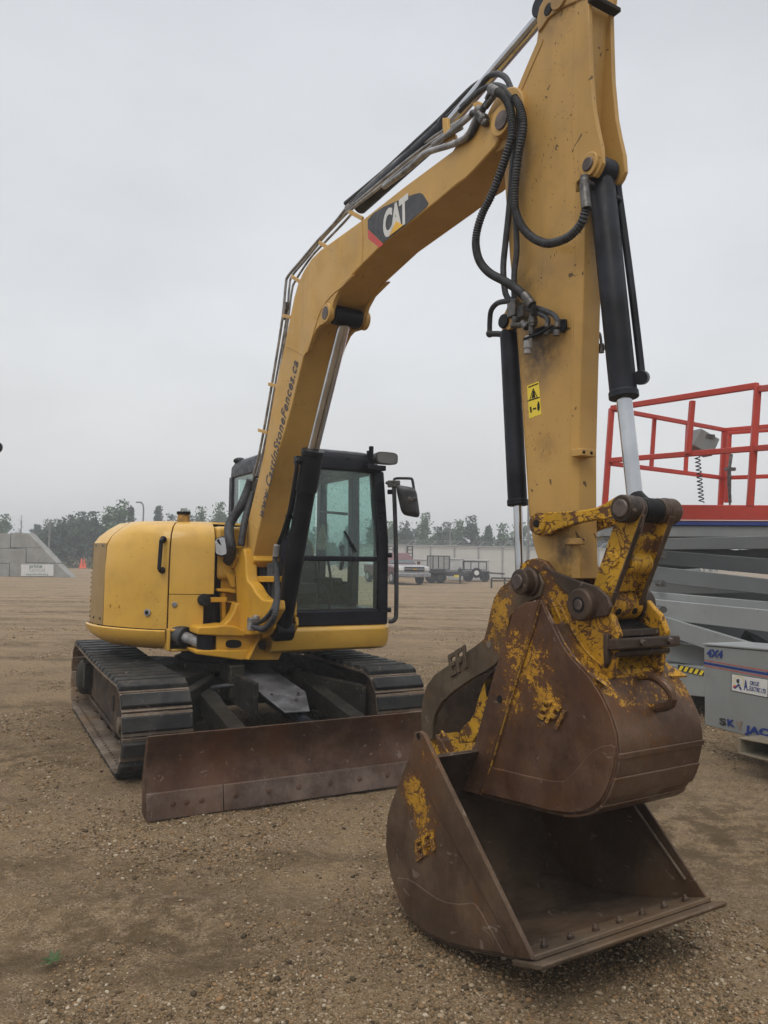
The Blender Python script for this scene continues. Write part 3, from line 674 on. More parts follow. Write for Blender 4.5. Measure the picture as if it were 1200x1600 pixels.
# pale crates behind the trailers, low dark frames right
whp = simple('pale_panel', (.42, .42, .41), .7, 0, .15, 2)
for u0, u1, vt, lab in ((648, 667, 873, 'pale grey box behind the ladder ramps'), (702, 724, 872, 'pale grey box between the mesh gate and the spare wheel trailer'), (726, 764.5, 874, 'long pale grey box behind the spare wheel trailer')):
    d = 53.; xa, xb = PD(u0, 890, d)[0], PD(u1, 890, d)[0]; zt = zof(u0, vt, d)
    t = thing('storage_box', ((xa+xb)/2, d, 0), lab, 'box', 'pale boxes at the fence')
    MB().box(((xa+xb)/2, d+.5, (zt-.1)/2), ((xb-xa)/2, 0, 0), (0, .5, 0), (0, 0, (zt-.1)/2)).build('body', whp, t, bevel=.02)
    MB().box(((xa+xb)/2, d+.5, zt-.05), ((xb-xa)/2+.04, 0, 0), (0, .54, 0), (0, 0, .05)).build('lid', whp, t, bevel=.02)
d = 40.; xa, xb = PD(768, 900, d)[0], PD(850, 900, d)[0]
t = thing('steel_rack', ((xa+xb)/2, d, 0), 'low dark steel frame lying behind the bucket pin', 'steel frame')
for zz in (.38, .52): MB().box(((xa+xb)/2, d, zz), ((xb-xa)/2, 0, 0), (0, .06, 0), (0, 0, .035)).build('rail', tm, t)
for x in np.linspace(xa, xb, 5): MB().box((x, d, .24), (.04, 0, 0), (0, .05, 0), (0, 0, .25)).build('leg', tm, t)
# round black mirror of a machine standing just outside the frame on the left
P = PD(-6, 699, 9); t = thing('mirror_stand', (P[0]-.5, 9, 0), 'round black mirror edge at the left border of the photo', 'mirror')
MB().lathe(P+A3((0, -.03, 0)), P+A3((0, .03, 0)), [(0, .055), (.2, .07), (.8, .07), (1, .055)], 28).build('mirror_head', M['black'], t)
MB().tube([P, P+A3((-.25, 0, .02)), P+A3((-.5, 0, -.1)), (P[0]-.5, 9, 0)], .018, 8).build('mirror_arm', M['black'], t)
# ================================================================== EXCAVATOR
K = (-1.31, 6.94)
EX = thing('excavator', (K[0], K[1], 0), 'large yellow excavator with a black cab, dozer blade and raised jointed boom', 'excavator')
TF = Fr(K, 28)                        # tracks and blade
# ------------------------------------------------------------------ tracks
def track(sgn, lab):
    a0, a1 = (-1.195, -.715) if sgn < 0 else (.71, 1.16)
    am = (a0+a1)/2; hwid = abs(a1-a0)/2
    zr, zf = .335, .325; br, bf = -1.27, 1.10; Rr, Rf = .315, .30
    root = MB()
    # path of the shoe centreline (b, z)
    path = []
    for k in range(40): path.append((bf-(bf-br)*k/40, zf+Rf+(zr+Rr-zf-Rf)*k/40-.018*math.sin(math.pi*k/40)))
    for k in range(20): q = math.pi/2+math.pi*k/20; path.append((br+Rr*math.cos(q), zr+Rr*math.sin(q)))
    for k in range(40): path.append((br+(bf-br)*k/40, .025))
    for k in range(20): q = -math.pi/2+math.pi*k/20; path.append((bf+Rf*math.cos(q), zf+Rf*math.sin(q)))
    P = np.array(path+[path[0]]); seg = np.linalg.norm(np.diff(P, axis=0), axis=1); cum = np.r_[0, np.cumsum(seg)]; Lt = cum[-1]; n = 42; pitch = Lt/n
    pads = MB(); links = MB(); plates = MB()
    for k in range(n):
        s_ = (k+.5)*pitch
        def pt(s): s %= Lt; return np.array([np.interp(s, cum, P[:, 0]), np.interp(s, cum, P[:, 1])])
        c = pt(s_); d = pt(s_+.03)-pt(s_-.03); d /= np.linalg.norm(d); nrm = np.array([d[1], -d[0]])
        if (c-np.array([0, .34]))@nrm < 0: nrm = -nrm
        ax = TF.f*d[0]+A3((0, 0, d[1])); az = TF.f*nrm[0]+A3((0, 0, nrm[1]))
        C0 = TF.W(am, c[0], c[1])
        # rubber pad: tapered block
        hl = pitch*.35; z0, z1 = .0, .032
        lo = [C0+TF.l*i*hwid+ax*j*hl+az*z0 for i, j in ((-1, -1), (1, -1), (1, 1), (-1, 1))]
        hi = [C0+TF.l*i*(hwid-.012)+ax*j*hl*.86+az*z1 for i, j in ((-1, -1), (1, -1), (1, 1), (-1, 1))]
        pads.loops([lo, hi])
        plates.box(C0-az*.010, TF.l*(hwid-.004), ax*pitch*.465, az*.009)
        for i in (-1, 1):
            links.box(C0+TF.l*i*.055-az*.045, TF.l*.016, ax*pitch*.5, az*.03)
        links.cyl(C0-TF.l*.09-az*.045+ax*pitch*.5, C0+TF.l*.09-az*.045+ax*pitch*.5, .014, n=8)
        for i in (-1, 1):
            for j in (-.4, .4): plates.cyl(C0+TF.l*i*(hwid-.05)+ax*j*pitch*.6-az*.012, C0+TF.l*i*(hwid-.05)+ax*j*pitch*.6-az*.034, .012, n=6)
    tr = pads.build('track', M['pad'], EX, bevel=.006, label=lab)
    plates.build('shoe_plates', M['tracklink'], tr, bevel=.002)
    links.build('chain_links', M['tracklink'], tr)
    # frame
    o = -1 if sgn < 0 else 1; ao = am+o*.13
    prof = [(-.92, .20), (.86, .17), (.95, .24), (.95, .40), (.62, .50), (.1, .545), (-.62, .53), (-.92, .44)]
    fr_ = MB().prism([TF.W(am-.13, b_, z_) for b_, z_ in prof], TF.l*.26).build('track_frame', M['trackframe'], EX, bevel=.02)
    side = MB()
    side.prism([TF.W(ao, b_, z_) for b_, z_ in ((.55, .19), (1.02, .20), (1.08, .30), (1.0, .44), (.78, .42), (.70, .36), (.55, .34))], TF.l*o*.025)
    side.fbox(TF, min(ao, ao+o*.02), max(ao, ao+o*.02), -.9, .5, .17, .20)
    side.build('side_plate', M['trackframe'], fr_, bevel=.006)
    MB().cyl(TF.W(ao+o*.02, .88, .30), TF.W(ao+o*.05, .88, .30), .055, n=18).build('adjuster_cover', M['tracklink'], fr_, bevel=.004)
    MB().fbox(TF, min(ao, ao+o*.004), max(ao, ao+o*.004), .32, .40, .30, .42).build('slot', M['dark'], fr_)
    MB().lathe(TF.W(am-.13, bf, zf), TF.W(am+.13, bf, zf), [(0, .18), (.15, .24), (.35, .24), (.36, .27), (.64, .27), (.65, .24), (.85, .24), (1, .18)], 28).build('idler_wheel', M['trackframe'], EX)
    sp = MB().lathe(TF.W(am-.12, br, zr), TF.W(am+.12, br, zr), [(0, .17), (.3, .2), (.31, .245), (.69, .245), (.7, .2), (1, .17)], 28)
    for k in range(15):
        q = 2*math.pi*k/15; sp.box(TF.W(am, br+.255*math.cos(q), zr+.255*math.sin(q)), TF.l*.03, TF.f*math.cos(q)*.025+A3((0, 0, math.sin(q)*.025)), TF.f*-math.sin(q)*.02+A3((0, 0, math.cos(q)*.02)))
    sp.build('sprocket', M['trackframe'], EX)
    MB().lathe(TF.W(am+o*.10, br, zr), TF.W(am+o*.215, br, zr), [(0, .17), (.6, .17), (.8, .15), (1, .10)], 24).build('drive_motor', M['frame'], EX, bevel=.006)
    g_ = MB()
    g_.prism([TF.W(am+o*.13, b_, z_) for b_, z_ in ((-.98, .28), (-.86, .28), (-.84, .52), (-.98, .50))], TF.l*o*.07); g_.build('motor_guard', M['frame'], EX, bevel=.008)
    rl_ = MB()
    for k in range(5): rl_.lathe(TF.W(am-.12, -.72+k*.36, .155), TF.W(am+.12, -.72+k*.36, .155), [(0, .06), (.2, .085), (.35, .085), (.36, .07), (.64, .07), (.65, .085), (.8, .085), (1, .06)], 16)
    rl_.build('bottom_rollers', M['trackframe'], EX)
    return tr
track(-1, None); track(1, None)
# ------------------------------------------------------------------ undercarriage
b = MB(); b.fbox(TF, -.58, .58, -.62, .52, .30, .52)
b.loops([[TF.W(x, y, .47) for x, y in ((-.75, -.8), (-.35, -.55), (-.35, .5), (-.75, .75), (-.72, .5), (-.72, -.5))], [TF.W(x, y, .58) for x, y in ((-.75, -.8), (-.3, -.5), (-.3, .45), (-.75, .75), (-.72, .5), (-.72, -.5))]])
b.build('carbody', M['frame'], EX, bevel=.015)
b = MB()
for s in (-1, 1):
    b.prism([TF.W(s*.34, .42, z) for z in (.26, .56)]+[TF.W(s*.76, .95, z) for z in (.50, .24)], TF.f*.16)
    b.prism([TF.W(s*.34, -.62, z) for z in (.26, .56)]+[TF.W(s*.76, -.95, z) for z in (.50, .24)], TF.f*.16)
b.builds('cross_leg', M['frame'], EX, bevel=.012)
MB().cyl(TF.W(0, 0, .52), TF.W(0, 0, .77), .47, n=48).build('slewing_ring', M['dark'], EX, bevel=.01)
MB().cyl(TF.W(0, 0, .57), TF.W(0, 0, .64), .53, n=48).build('ring_flange', M['frame'], EX, bevel=.006)
# ------------------------------------------------------------------ blade
BZ = .475; bb = 2.045
prof = [(bb+.075, .0), (bb+.05, .135), (bb-.0, .24), (bb+.0, .36), (bb+.045, BZ)]
bl = MB()
back = [(bb+.025, BZ), (bb-.025, .36), (bb-.03, .24), (bb+.02, .12), (bb+.04, .0)]
bl.prism([TF.W(-1.16, y, z) for y, z in prof[1:]+back[:-1]], TF.l*2.32)
BL = bl.build('dozer_blade', M['blade'], EX, bevel=.004)
e1 = MB()
def edge_seg(a0, a1):
    e1.prism([TF.W(a0, y, z) for y, z in ((bb+.088, 0.), (bb+.062, .148), (bb+.034, .148), (bb+.062, 0.))], TF.l*(a1-a0))
edge_seg(-1.16, -.71); edge_seg(-.705, .705); edge_seg(.71, 1.16)
e1.build('cutting_edge', M['edge'], BL, bevel=.003)
bo = MB()
for a in (-1.01, -.93, -.84, -.63, -.42, -.22, 0, .21, .42, .63, .84, .93, 1.01): bo.lathe(TF.W(a, bb+.068, .078), TF.W(a, bb+.078, .081), [(0, .021), (.7, .018), (1, .010)], 14)
bo.builds('edge_bolt', M['blade'], BL)
b = MB()
for s in (-1, 1):
    b.prism([TF.W(s*1.158, y, z) for y, z in ((bb+.05, .0), (bb+.045, .14), (bb-.005, .25), (bb+.03, BZ-.01), (bb-.03, BZ-.05), (bb-.10, .2), (bb-.08, 0.))], TF.l*-s*.02)
b.builds('end_plate', M['blade'], BL, bevel=.003)
b = MB()
for s in (-1, 1): b.box(TF.W(s*.46, 1.28, .33), TF.l*.06, TF.f*.76+A3((0, 0, -.10)), (0, 0, .075))
b.box(TF.W(0, 1.95, .25), TF.l*.55, TF.f*.05, (0, 0, .09)); b.build('push_arm', M['frame'], BL, bevel=.008)
b = MB(); b.cyl(TF.W(.02, .55, .46), TF.W(.02, 1.35, .40), .07, n=20); b.cyl(TF.W(.02, 1.3, .40), TF.W(.02, 1.8, .36), .035, n=14); b.build('blade_cylinder', M['cyl'], BL, bevel=.004)
shp = [(-.17, .50, .58), (.15, .50, .58), (.17, 1.25, .50), (.06, 1.6, .43), (-.12, 1.58, .43), (-.17, 1.25, .50)]
b = MB(); b.prism([TF.W(*q) for q in shp], (0, 0, .012)); b.build('cylinder_guard', M['guard'], BL, bevel=.004, label='grey pointed steel cover plate over the blade cylinder')
b = MB()
for q in ((-.1, 1.25), (.1, 1.28), (.0, 1.5)): b.cyl(TF.W(q[0], q[1], .49+.0*q[1]), TF.W(q[0], q[1], .515), .013, n=6)
b.builds('guard_bolt', M['fit'], BL)
b = MB(); b.fbox(TF, -.24, -.20, .5, 1.25, .36, .60); b.fbox(TF, -.27, -.15, .45, .75, .40, .66); b.build('guard_bracket', M['frame'], BL, bevel=.01)
b = MB(); b.tube([TF.W(-.40, .50, .42), TF.W(-.38, .75, .44), TF.W(-.32, 1.05, .28), TF.W(-.20, 1.35, .18), TF.W(-.03, 1.5, .28)], .018, 8); b.tube([TF.W(-.5, .5, .45), TF.W(-.42, .62, .47), TF.W(-.3, .72, .5), TF.W(-.18, .75, .5)], .02, 8); b.build('blade_hoses', M['hose'], BL)
# ------------------------------------------------------------------ upper body
UF = Fr(K, 28.5)
OUT = [(-.33, .50), (-.50, .485), (-.66, .44), (-.80, .36), (-.93, .22), (-1.03, .05), (-1.105, -.08), (-1.15, -.25), (-1.175, -.45), (-1.18, -.60)]
for k in range(0, 23):
    ang = R(211)+(R(329)-R(211))*k/22; OUT.append((1.30*math.cos(ang), 1.30*math.sin(ang)))
OUT = OUT+[(1.07, -.3), (1.07, .1)]
def dens(o, st=.05):
    r_ = [o[0]]
    for p, q in zip(o, o[1:]):
        n = max(1, int(math.dist(p, q)/st))
        for k in range(1, n+1): r_.append((p[0]+(q[0]-p[0])*k/n, p[1]+(q[1]-p[1])*k/n))
    return r_
def smooth(o, it=6):
    o = [tuple(p) for p in o]
    for _ in range(it): o = [o[0]]+[((a[0]+2*b_[0]+c[0])/4, (a[1]+2*b_[1]+c[1])/4) for a, b_, c in zip(o, o[1:], o[2:])]+[o[-1]]
    return o
OD = smooth(dens(OUT), 5); OA = np.array(OD)
def inset(i, d):
    a = OA[max(i-1, 0)]; c = OA[min(i+1, len(OA)-1)]; t = c-a; t /= np.linalg.norm(t); n = np.array([-t[1], t[0]])
    cen = np.array([0, -.1])
    if n@(cen-OA[i]) < 0: n = -n
    return OA[i]+n*d
cuml = np.r_[0, np.cumsum(np.linalg.norm(np.diff(OA, axis=0), axis=1))]
VP = [(.93, .0), (1.05, -.0), (1.40, 0.), (1.60, .012), (1.70, .035), (1.765, .085), (1.80, .16), (1.815, .30)]
def shoulder(z, d, t):      # towards the tail the top edge becomes a wide sloping facet
    if z < 1.5: return d, z
    d2, z2 = {1.60: (.012, 1.60), 1.62: (.012, 1.62), 1.70: (.05, 1.675), 1.704: (.055, 1.68), 1.765: (.13, 1.745), 1.80: (.22, 1.80), 1.815: (.32, 1.815)}.get(z, (d, z))
    return d+(d2-d)*t, z+(z2-z)*t
def panel(s0, s1, name, m, vp=VP, th=.02, gap=.006, parent=None, tail=0., bevel=.006, dz=None):
    idx = [i for i in range(len(OA)) if s0+gap < cuml[i] < s1-gap]
    ss = [s0+gap]+[cuml[i] for i in idx]+[s1-gap]
    loops = []
    for z, d in vp:
        row = []
        for s in ss:
            i = int(np.argmin(abs(cuml-s)))
            tt = max(0., min(1., (.12-OA[i, 1])/.28)) if OA[i, 0] < 0 else 1.; dd_, z_ = shoulder(z, d, tt); p = inset(i, dd_)
            q = np.array([np.interp(s, cuml, OA[:, 0]), np.interp(s, cuml, OA[:, 1])])-OA[i]; p = p+q
            zz = z_+(dz(p, z_) if dz else 0)
            row.append(UF.W(p[0], p[1], zz))
        loops.append(row)
    b = MB(); b.loops(loops, close=False, cap0=False, cap1=False)
    return b.build(name, m, parent or EX, solid=th, bevel=0, offset=-1, sharp=50)
def sat(a_t):    # arc length at which the outline passes a given b on the right side
    for i in range(len(OA)):
        if OA[i, 1] < a_t and OA[i, 0] < 0: return cuml[i]
def sata(a_):
    for i in range(len(OA)):
        if OA[i, 0] < a_: return cuml[i]
def onhood_(s, d, z): i = int(np.argmin(abs(cuml-s))); p = inset(i, d); return UF.W(p[0], p[1], z)
sA, sB, sC = 0., sata(-.70), sat(-.13)
Ltot = cuml[-1]
def tuck(p, z): return -.02 if z > 1.75 and p[1] > .1 else 0
LOW = [(.93, 0), (1.10, 0), (1.21, 0)]; UP = [(1.215, 0.)]+VP[2:]
hd = panel(sB, sC, 'side_door', M['bodyyel'])
panel(sA+.02, sB, 'front_hood', M['bodyyel'], UP)
panel(sA+.10, sB, 'front_lower_door', M['bodyyel'], LOW)
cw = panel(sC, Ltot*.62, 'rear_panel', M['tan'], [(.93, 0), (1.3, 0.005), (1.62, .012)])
panel(sC, Ltot*.62, 'rear_cap', M['bodyyel'], [(1.62, .012), (1.70, .035), (1.765, .085), (1.80, .16), (1.815, .30)])
sE = next(cuml[i] for i in range(len(OA)) if OA[i, 0] > 0 and OA[i, 1] > -.72)
panel(Ltot*.62, sE, 'left_panel', M['bodyyel'])
vt = MB()
for k in range(15):
    z = 1.02+k*.042; q0, q1 = onhood_(sC+.42, .0, z), onhood_(sC+.56, .0, z); vt.bar(q0, q1, .016, .014)
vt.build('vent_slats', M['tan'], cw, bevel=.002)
for z in (.98, 1.60):
    for ds in (.03, .20, .36): MB().cyl(onhood_(sC+ds, .0, z), onhood_(sC+ds, -.005, z), .011, n=8).build('screw', M['fit'], cw)
# top sheet and dark core
def clipc(p): return (min(p[0], .06) if p[1] > -.72 else p[0], p[1])
def ringat(z, d): return [UF.W(*clipc(inset(i, d)), z) for i in range(len(OA))]
def ringall(z, d): return [UF.W(*inset(i, d), z) for i in range(len(OA))]
MB().loops([ringat(1.80, .29), ringat(1.818, .31)]).build('hood_top', M['bodyyel'], EX, bevel=.004)
MB().loops([ringat(.80, .06), ringat(1.66, .06), ringat(1.74, .2)]).build('engine_bay', M['dark'], EX)
# skirt
SK = [(.755, .20), (.762, .10), (.80, .03), (.86, -.025), (.915, -.035), (.925, -.02)]
def skz(p, z): return .09*max(0, min(1, (-p[1]-.2)/1.0))*(.925-z)/.17
panel(sB+.01, Ltot*.97, 'skirt', M['bodyyel'], SK, .03, 0, dz=skz)
MB().loops([ringall(.77, .22), ringall(.79, .2)]).build('belly_plate', M['dark'], EX)
b = MB(); b.fbox(UF, -.71, -.685, .10, .455, .762, .935); b.fbox(UF, -.684, -.30, .15, .44, .752, .772); b.fbox(UF, -.684, -.33, .15, .46, .915, .935); b.build('recess_frame', M['bodyyel'], EX, bevel=.006)
MB().fbox(UF, -.335, .07, .12, .44, 1.33, 1.775).build('inner_hood', M['bodyyel'], EX, bevel=.04, seg=4)
# door handle: vertical grab bar at the seam
def onhood(s, d, z): i = int(np.argmin(abs(cuml-s))); p = inset(i, d); return UF.W(p[0], p[1], z)
hs = sB+.055
b = MB(); b.tube([onhood(hs+.02, .03, 1.655), onhood(hs+.02, -.03, 1.655), onhood(hs+.018, -.045, 1.645), onhood(hs-.018, -.07, 1.42), onhood(hs-.02, -.05, 1.405), onhood(hs-.02, .01, 1.405)], .016, 12, smooth=False)
h_ = b.build('grab_handle', M['black'], hd)
b = MB()
for z, e_ in ((1.655, .02), (1.405, -.02)): b.cyl(onhood(hs+e_, .01, z), onhood(hs+e_, -.012, z), .027, n=16)
b.builds('handle_foot', M['black'], hd, bevel=.004)
b = MB(); b.cyl(onhood(sB+.20, .0, 1.06), onhood(sB+.20, -.012, 1.06), .03, n=18); b.build('door_lock', M['pipe'], hd, bevel=.003)
MB().cyl(onhood(sB+.20, -.012, 1.06), onhood(sB+.20, -.016, 1.06), .016, n=12).build('lock_core', M['dark'], hd)
for s_, z in ((sC-.10, 1.10), (sC-.22, 1.10), (sC+.35, 1.12)): MB().cyl(onhood(s_, .0, z), onhood(s_, -.006, z), .013, n=8).build('screw', M['castyel'], hd)
MB().cyl(onhood(sA+.33, .0, 1.13), onhood(sA+.33, -.01, 1.13), .022, n=14).build('door_lock', M['pipe'], hd, bevel=.003)
# exhaust stack + hood cap
pE = onhood(sB-.05, .30, 1.80)
MB().cyl(pE, pE+A3((0, 0, .075)), .055, .048, 20).build('exhaust_stub', simple('rusty_yellow', (.30, .17, .04), .7, 0, .4, 20), EX, bevel=.004)
MB().cyl(pE+A3((0, 0, .075)), pE+A3((0, 0, .10)), .058, n=20).build('exhaust_cap', M['dark'], EX, bevel=.004)
# rubber bumper and latch at the front edge of lower door
pB = onhood(sA+.12, 0, 1.17); fdir = UF.f
MB().lathe(pB, pB+fdir*.09, [(0, .045), (.2, .05), (.7, .05), (.72, .03), (1, .03)], 20).build('rubber_stop', M['rubber'], EX, bevel=.003)
MB().box(pB+UF.l*.12+fdir*.03, UF.l*.07, fdir*.01, (0, 0, .02)).build('latch', M['castyel'], EX, bevel=.003)
# ------------------------------------------------------------------ swing recess, frame and cylinder
def up(u, v, b_):      # photograph pixel -> upright plane facing forward at distance b_ ahead of the slewing centre
    q = ray(u, v); t = ((UF.O-CAM)@UF.f+b_)/(q@UF.f); return CAM+q*t
def us(u, v, b_): return up(340+u*.125, 840+v*.125, b_)
bk = -UF.f
b = MB()
b.prism([us(u, v, .40) for u, v in ((45, 300), (330, 300), (330, 1130), (60, 1130), (40, 640))], bk*.05)
b.build('front_frame', M['castyel'], EX, bevel=.01)
b = MB()
b.prism([us(u, v, .50) for u, v in ((-5, 640), (225, 640), (230, 700), (120, 680), (0, 672))], bk*.12)
b.prism([us(u, v, .50) for u, v in ((110, 800), (232, 800), (236, 830), (140, 812))], bk*.10)
b.prism([us(u, v, .47) for u, v in ((45, 690), (100, 690), (108, 1100), (62, 1100))], bk*.06)
b.prism([us(u, v, .50) for u, v in ((95, 430), (215, 470), (228, 620), (170, 620))], bk*.02)
b.prism([us(u, v, .48) for u, v in ((0, 780), (45, 770), (48, 800), (0, 806))], bk*.04)
b.build('frame_ribs', M['castyel'], EX, bevel=.005)
# ================================================================== boom plane
T0 = PD(835, 905, 3.48); BF = Fr((0, 0), 31.5); BF.O = T0+.09*BF.l; BF.O[2] = 0
_t = BF.O.copy()
def bp(u, v, w=-.13): return BF.at(u, v, w)
def zz(n, u, v):      # crop coordinates -> photograph pixels
    ox, oy, k = {1: (700, 0, .3), 2: (680, 440, 1/3), 3: (760, 760, .3), 4: (590, 1080, .45), 5: (90, 780, .325), 6: (330, 680, .2917), 7: (400, 100, .3833), 8: (380, 380, .3), 'V': (700, 440, 1/6), 'S': (340, 840, .125), 'C': (440, 690, .19375), 'T': (680, 100, 1/6), 'L': (900, 760, .1875), 'D': (640, 860, .2375)}[n]
    return ox+u*k, oy+v*k
LL = BF.l
# ------------------------------------------------------------------ boom
top_edge = [(384, 868), (387, 815), (411.5, 713), (429.5, 608), (444.5, 539), (452, 500), (459.5, 464), (466, 441), (475, 422), (486, 405), (500, 391), (568.7, 341.5), (630, 293), (706.7, 236), (722, 212), (735, 196), (752, 186), (766, 179), (775, 171)]
boss = [(784, 170), (792, 178), (795, 188), (791, 199), (783, 207)]
low_edge = [(774, 228), (740, 266), (726, 280), (714, 288), (682, 315), (599, 380), (551.4, 427.7)]
lower2 = [(520, 470), (497, 500), (480, 545), (474, 558), (455, 638), (425, 740), (404, 828), (394, 876), (389, 884)]
pts = [bp(*q) for q in top_edge+boss+low_edge+lower2]
BOOM = MB().prism(pts, LL*.26).build('boom', M['boomyel'], EX, bevel=.008)
# raised lug plates for the boom cylinder pin
lug = [(556, 427), (533, 452), (524, 470), (520, 486), (519, 497), (511, 506), (502, 509), (496, 516), (488, 534), (484, 547), (477, 556), (481, 524), (487, 501), (499, 478), (513, 460), (535, 440)]
b = MB(); b.prism([bp(u, v, -.13)-LL*.012 for u, v in lug], LL*.03)
b.prism([bp(u, v, -.13)+LL*.242 for u, v in lug], LL*.03); b.builds('cylinder_lug', M['boomyel'], BOOM, bevel=.005)
Pl = bp(510.5, 489.5, -.15); Pl = Pl-((Pl-BF.O)@LL)*LL
for s_ in (-1, 1): MB().cyl(Pl+LL*s_*.125, Pl+LL*s_*.162, .066, n=30).build('lug_boss', M['boomyel'], BOOM, bevel=.005)
def pinpx(u, v, w0, w1, r, name, m, parent, hole=0, n=28, ref=None, bev=.003):
    P = bp(u, v, w0 if ref is None else ref); P = P-((P-BF.O)@LL)*LL
    return MB().cyl(P+LL*w0, P+LL*w1, r, n=n, hole=hole).build(name, m, parent, bevel=bev)
def ctr(u, v, w): P = bp(u, v, w); return P-((P-BF.O)@LL)*LL       # centre-plane point of a pin seen at w
pinpx(510.5, 489.5, -.166, .166, .045, 'pin', M['steel'], BOOM, ref=-.15)
pinpx(782, 187, -.150, .150, .075, 'boss', M['boomyel'], BOOM, ref=-.15)
pinpx(782, 187, -.160, .160, .045, 'pin', M['steel'], BOOM, ref=-.16)
# weld seams
b = MB()
def seam(q, w=-.1305, r=.0035): b.tube([bp(u, v, w) for u, v in q], r, 6)
seam([(447, 541), (462, 548), (476, 556)]); seam([(566, 345), (567, 372), (566, 400), (565, 414)]); seam([(390, 815), (398, 822), (403, 826)])
seam([(553, 430), (536, 447), (522, 458), (510, 472), (500, 489), (493, 510), (487, 530), (480, 552)], -.1425, .0045)
b.builds('weld_seam', M['boomyel'], BOOM)
# decal
wn_ = -.1315
b = MB(); b.prism([bp(*zz(7, u, v), wn_) for u, v in ((455, 636), (478, 609), (520, 582), (600, 547), (640, 532), (668, 525), (680, 531), (703, 568), (695, 583), (600, 664), (516, 730), (456, 672))], LL*.002); DE = b.build('decal', M['decalblk'], BOOM)
MB().prism([bp(*zz(7, u, v), wn_) for u, v in ((455.5, 674), (515.5, 732), (520, 735), (502, 748), (457, 712))], LL*.002).build('red_corner', M['decalred'], DE)
dN = -LL
text('lettering', 'CAT', M['white'], DE, bp(*zz(7, 519, 712), wn_-.001), bp(*zz(7, 622, 634), wn_-.001), bp(400, 300)-bp(400, 340), dN, .001, bold=.045, hscale=1.5, space=.86)
MB().prism([bp(*zz(7, u, v), wn_-.003) for u, v in ((541, 703), (571, 640), (600, 657))], LL*.001).build('yellow_triangle', M['decalyel'], DE)
text('lettering', 'www.CastInStoneFences.ca', M['ink'], BOOM, bp(410.5, 811, wn_-.0008), bp(466, 566, wn_-.0008), bp(380, 700)-bp(420, 712), dN, .0008, shear=.2, bold=.018, hscale=1.5, space=1.12)
# end collar plate under the boom at its foot
b = MB(); b.prism([bp(u, v, -.13) for u, v in ((384, 868), (396, 868), (398, 876), (392, 886), (384, 886), (379, 876))], LL*.26); b.build('boom_foot', M['castyel'], BOOM, bevel=.01)
# ------------------------------------------------------------------ stick
W = .078
nearE = [(841, 40), (838, 66), (825, 96), (805, 144), (795, 160), (787, 176), (783, 200), (784, 240), (787, 264), (792, 340), (796, 402), (800, 440)]
nearB = [(802, 470), (807, 515), (813, 590), (820, 700), (827, 807), (833, 850), (842, 880), (858, 900), (880, 905)]
nearR = [(893, 900), (891, 850), (890, 793), (890, 707), (893, 590), (897, 440), (899, 360), (900, 270), (903, 200), (908, 130), (913, 60), (916, -8)]
stp = [(858, 46), (852, 34)]
st = [bp(u, v, -W) for u, v in nearE+nearB+nearR+[(904, 2), (880, 12), (856, 30), (848, 38)]]
Wt = 2*W
STK = MB().prism(st, LL*Wt).build('stick', M['stickyel'], EX, bevel=.006)
ears = [(900, 300), (901, 285), (908, 279), (917, 274), (930, 277), (937, 266), (941.5, 254), (940, 228), (933, 196), (928, 168), (923, 110), (921.5, 60), (920, -8), (900, -8), (896, 100), (893, 200)]
b = MB(); b.prism([bp(u, v, -W)-LL*.003 for u, v in ears], LL*.024); b.prism([bp(u, v, -W)+LL*(Wt-.021) for u, v in ears], LL*.024); b.builds('ear_plate', M['stickyel'], STK, bevel=.004)
# front box face with bevelled corners
def fp(u, v, w): return bp(u, v, w)
fr_edge = [(899, 300), (898, 440), (893.5, 590), (890.5, 707), (890.5, 793), (892, 870), (893, 904)]
b = MB(); L0 = []; ctrp = [bp(u, v, -W) for u, v in fr_edge]
for P in ctrp:
    L0.append([P+LL*.002, P+LL*.026+BF.f*.030, P+LL*(Wt-.026)+BF.f*.030, P+LL*(Wt-.002), P+LL*(Wt-.002)-BF.f*.04, P+LL*.002-BF.f*.04])
b.loops(L0); b.build('front_face', M['stickyel'], STK, bevel=.004)
# thick top lug plates with stick cylinder eye
def lugp(w0, name='top_lug'):
    b = MB(); b.prism([bp(u, v, -W)+LL*w0 for u, v in ((843, 52), (841, 30), (845, 12), (852, 0), (862, -8), (905, -30), (925, -30), (922, -6), (904, 3), (880, 13), (858, 30), (849, 44))], LL*.022); return b.build(name, M['stickyel'], STK, bevel=.005)
lugp(-.010); lugp(Wt-.012)
pinpx(856, 14, -W-.014, -W-.006, .028, 'eye', M['dark'], STK)
pinpx(877, -1, -W-.02, -W+.01, .05, 'boss', M['stickyel'], STK, ref=-W)
q = bp(922, 0, -W)+LL*W; b = MB(); b.box(q+BF.f*.01, LL*(W+.004), BF.f*.022, (0, 0, .010)); b.build('top_rim', M['frame'], STK, bevel=.003)
# pivot bosses, bucket cylinder ears
P = ctr(793, 190, -W); b = MB(); b.cyl(P-LL*(W+.03), P+LL*(W+.03), .150, n=40); b.build('pivot_boss', M['stickyel'], STK, bevel=.006)
b = MB(); P = ctr(922.6, 258, -W); b.cyl(P-LL*(W+.015), P-LL*(W-.006), .052, n=28); b.cyl(P+LL*(W-.006), P+LL*(W+.018), .052, n=28); b.builds('ear_boss', M['stickyel'], STK, bevel=.004)
b = MB(); b.cyl(P-LL*(W+.022), P+LL*(W+.024), .030, n=22); b.build('pin', M['steel'], STK, bevel=.004)
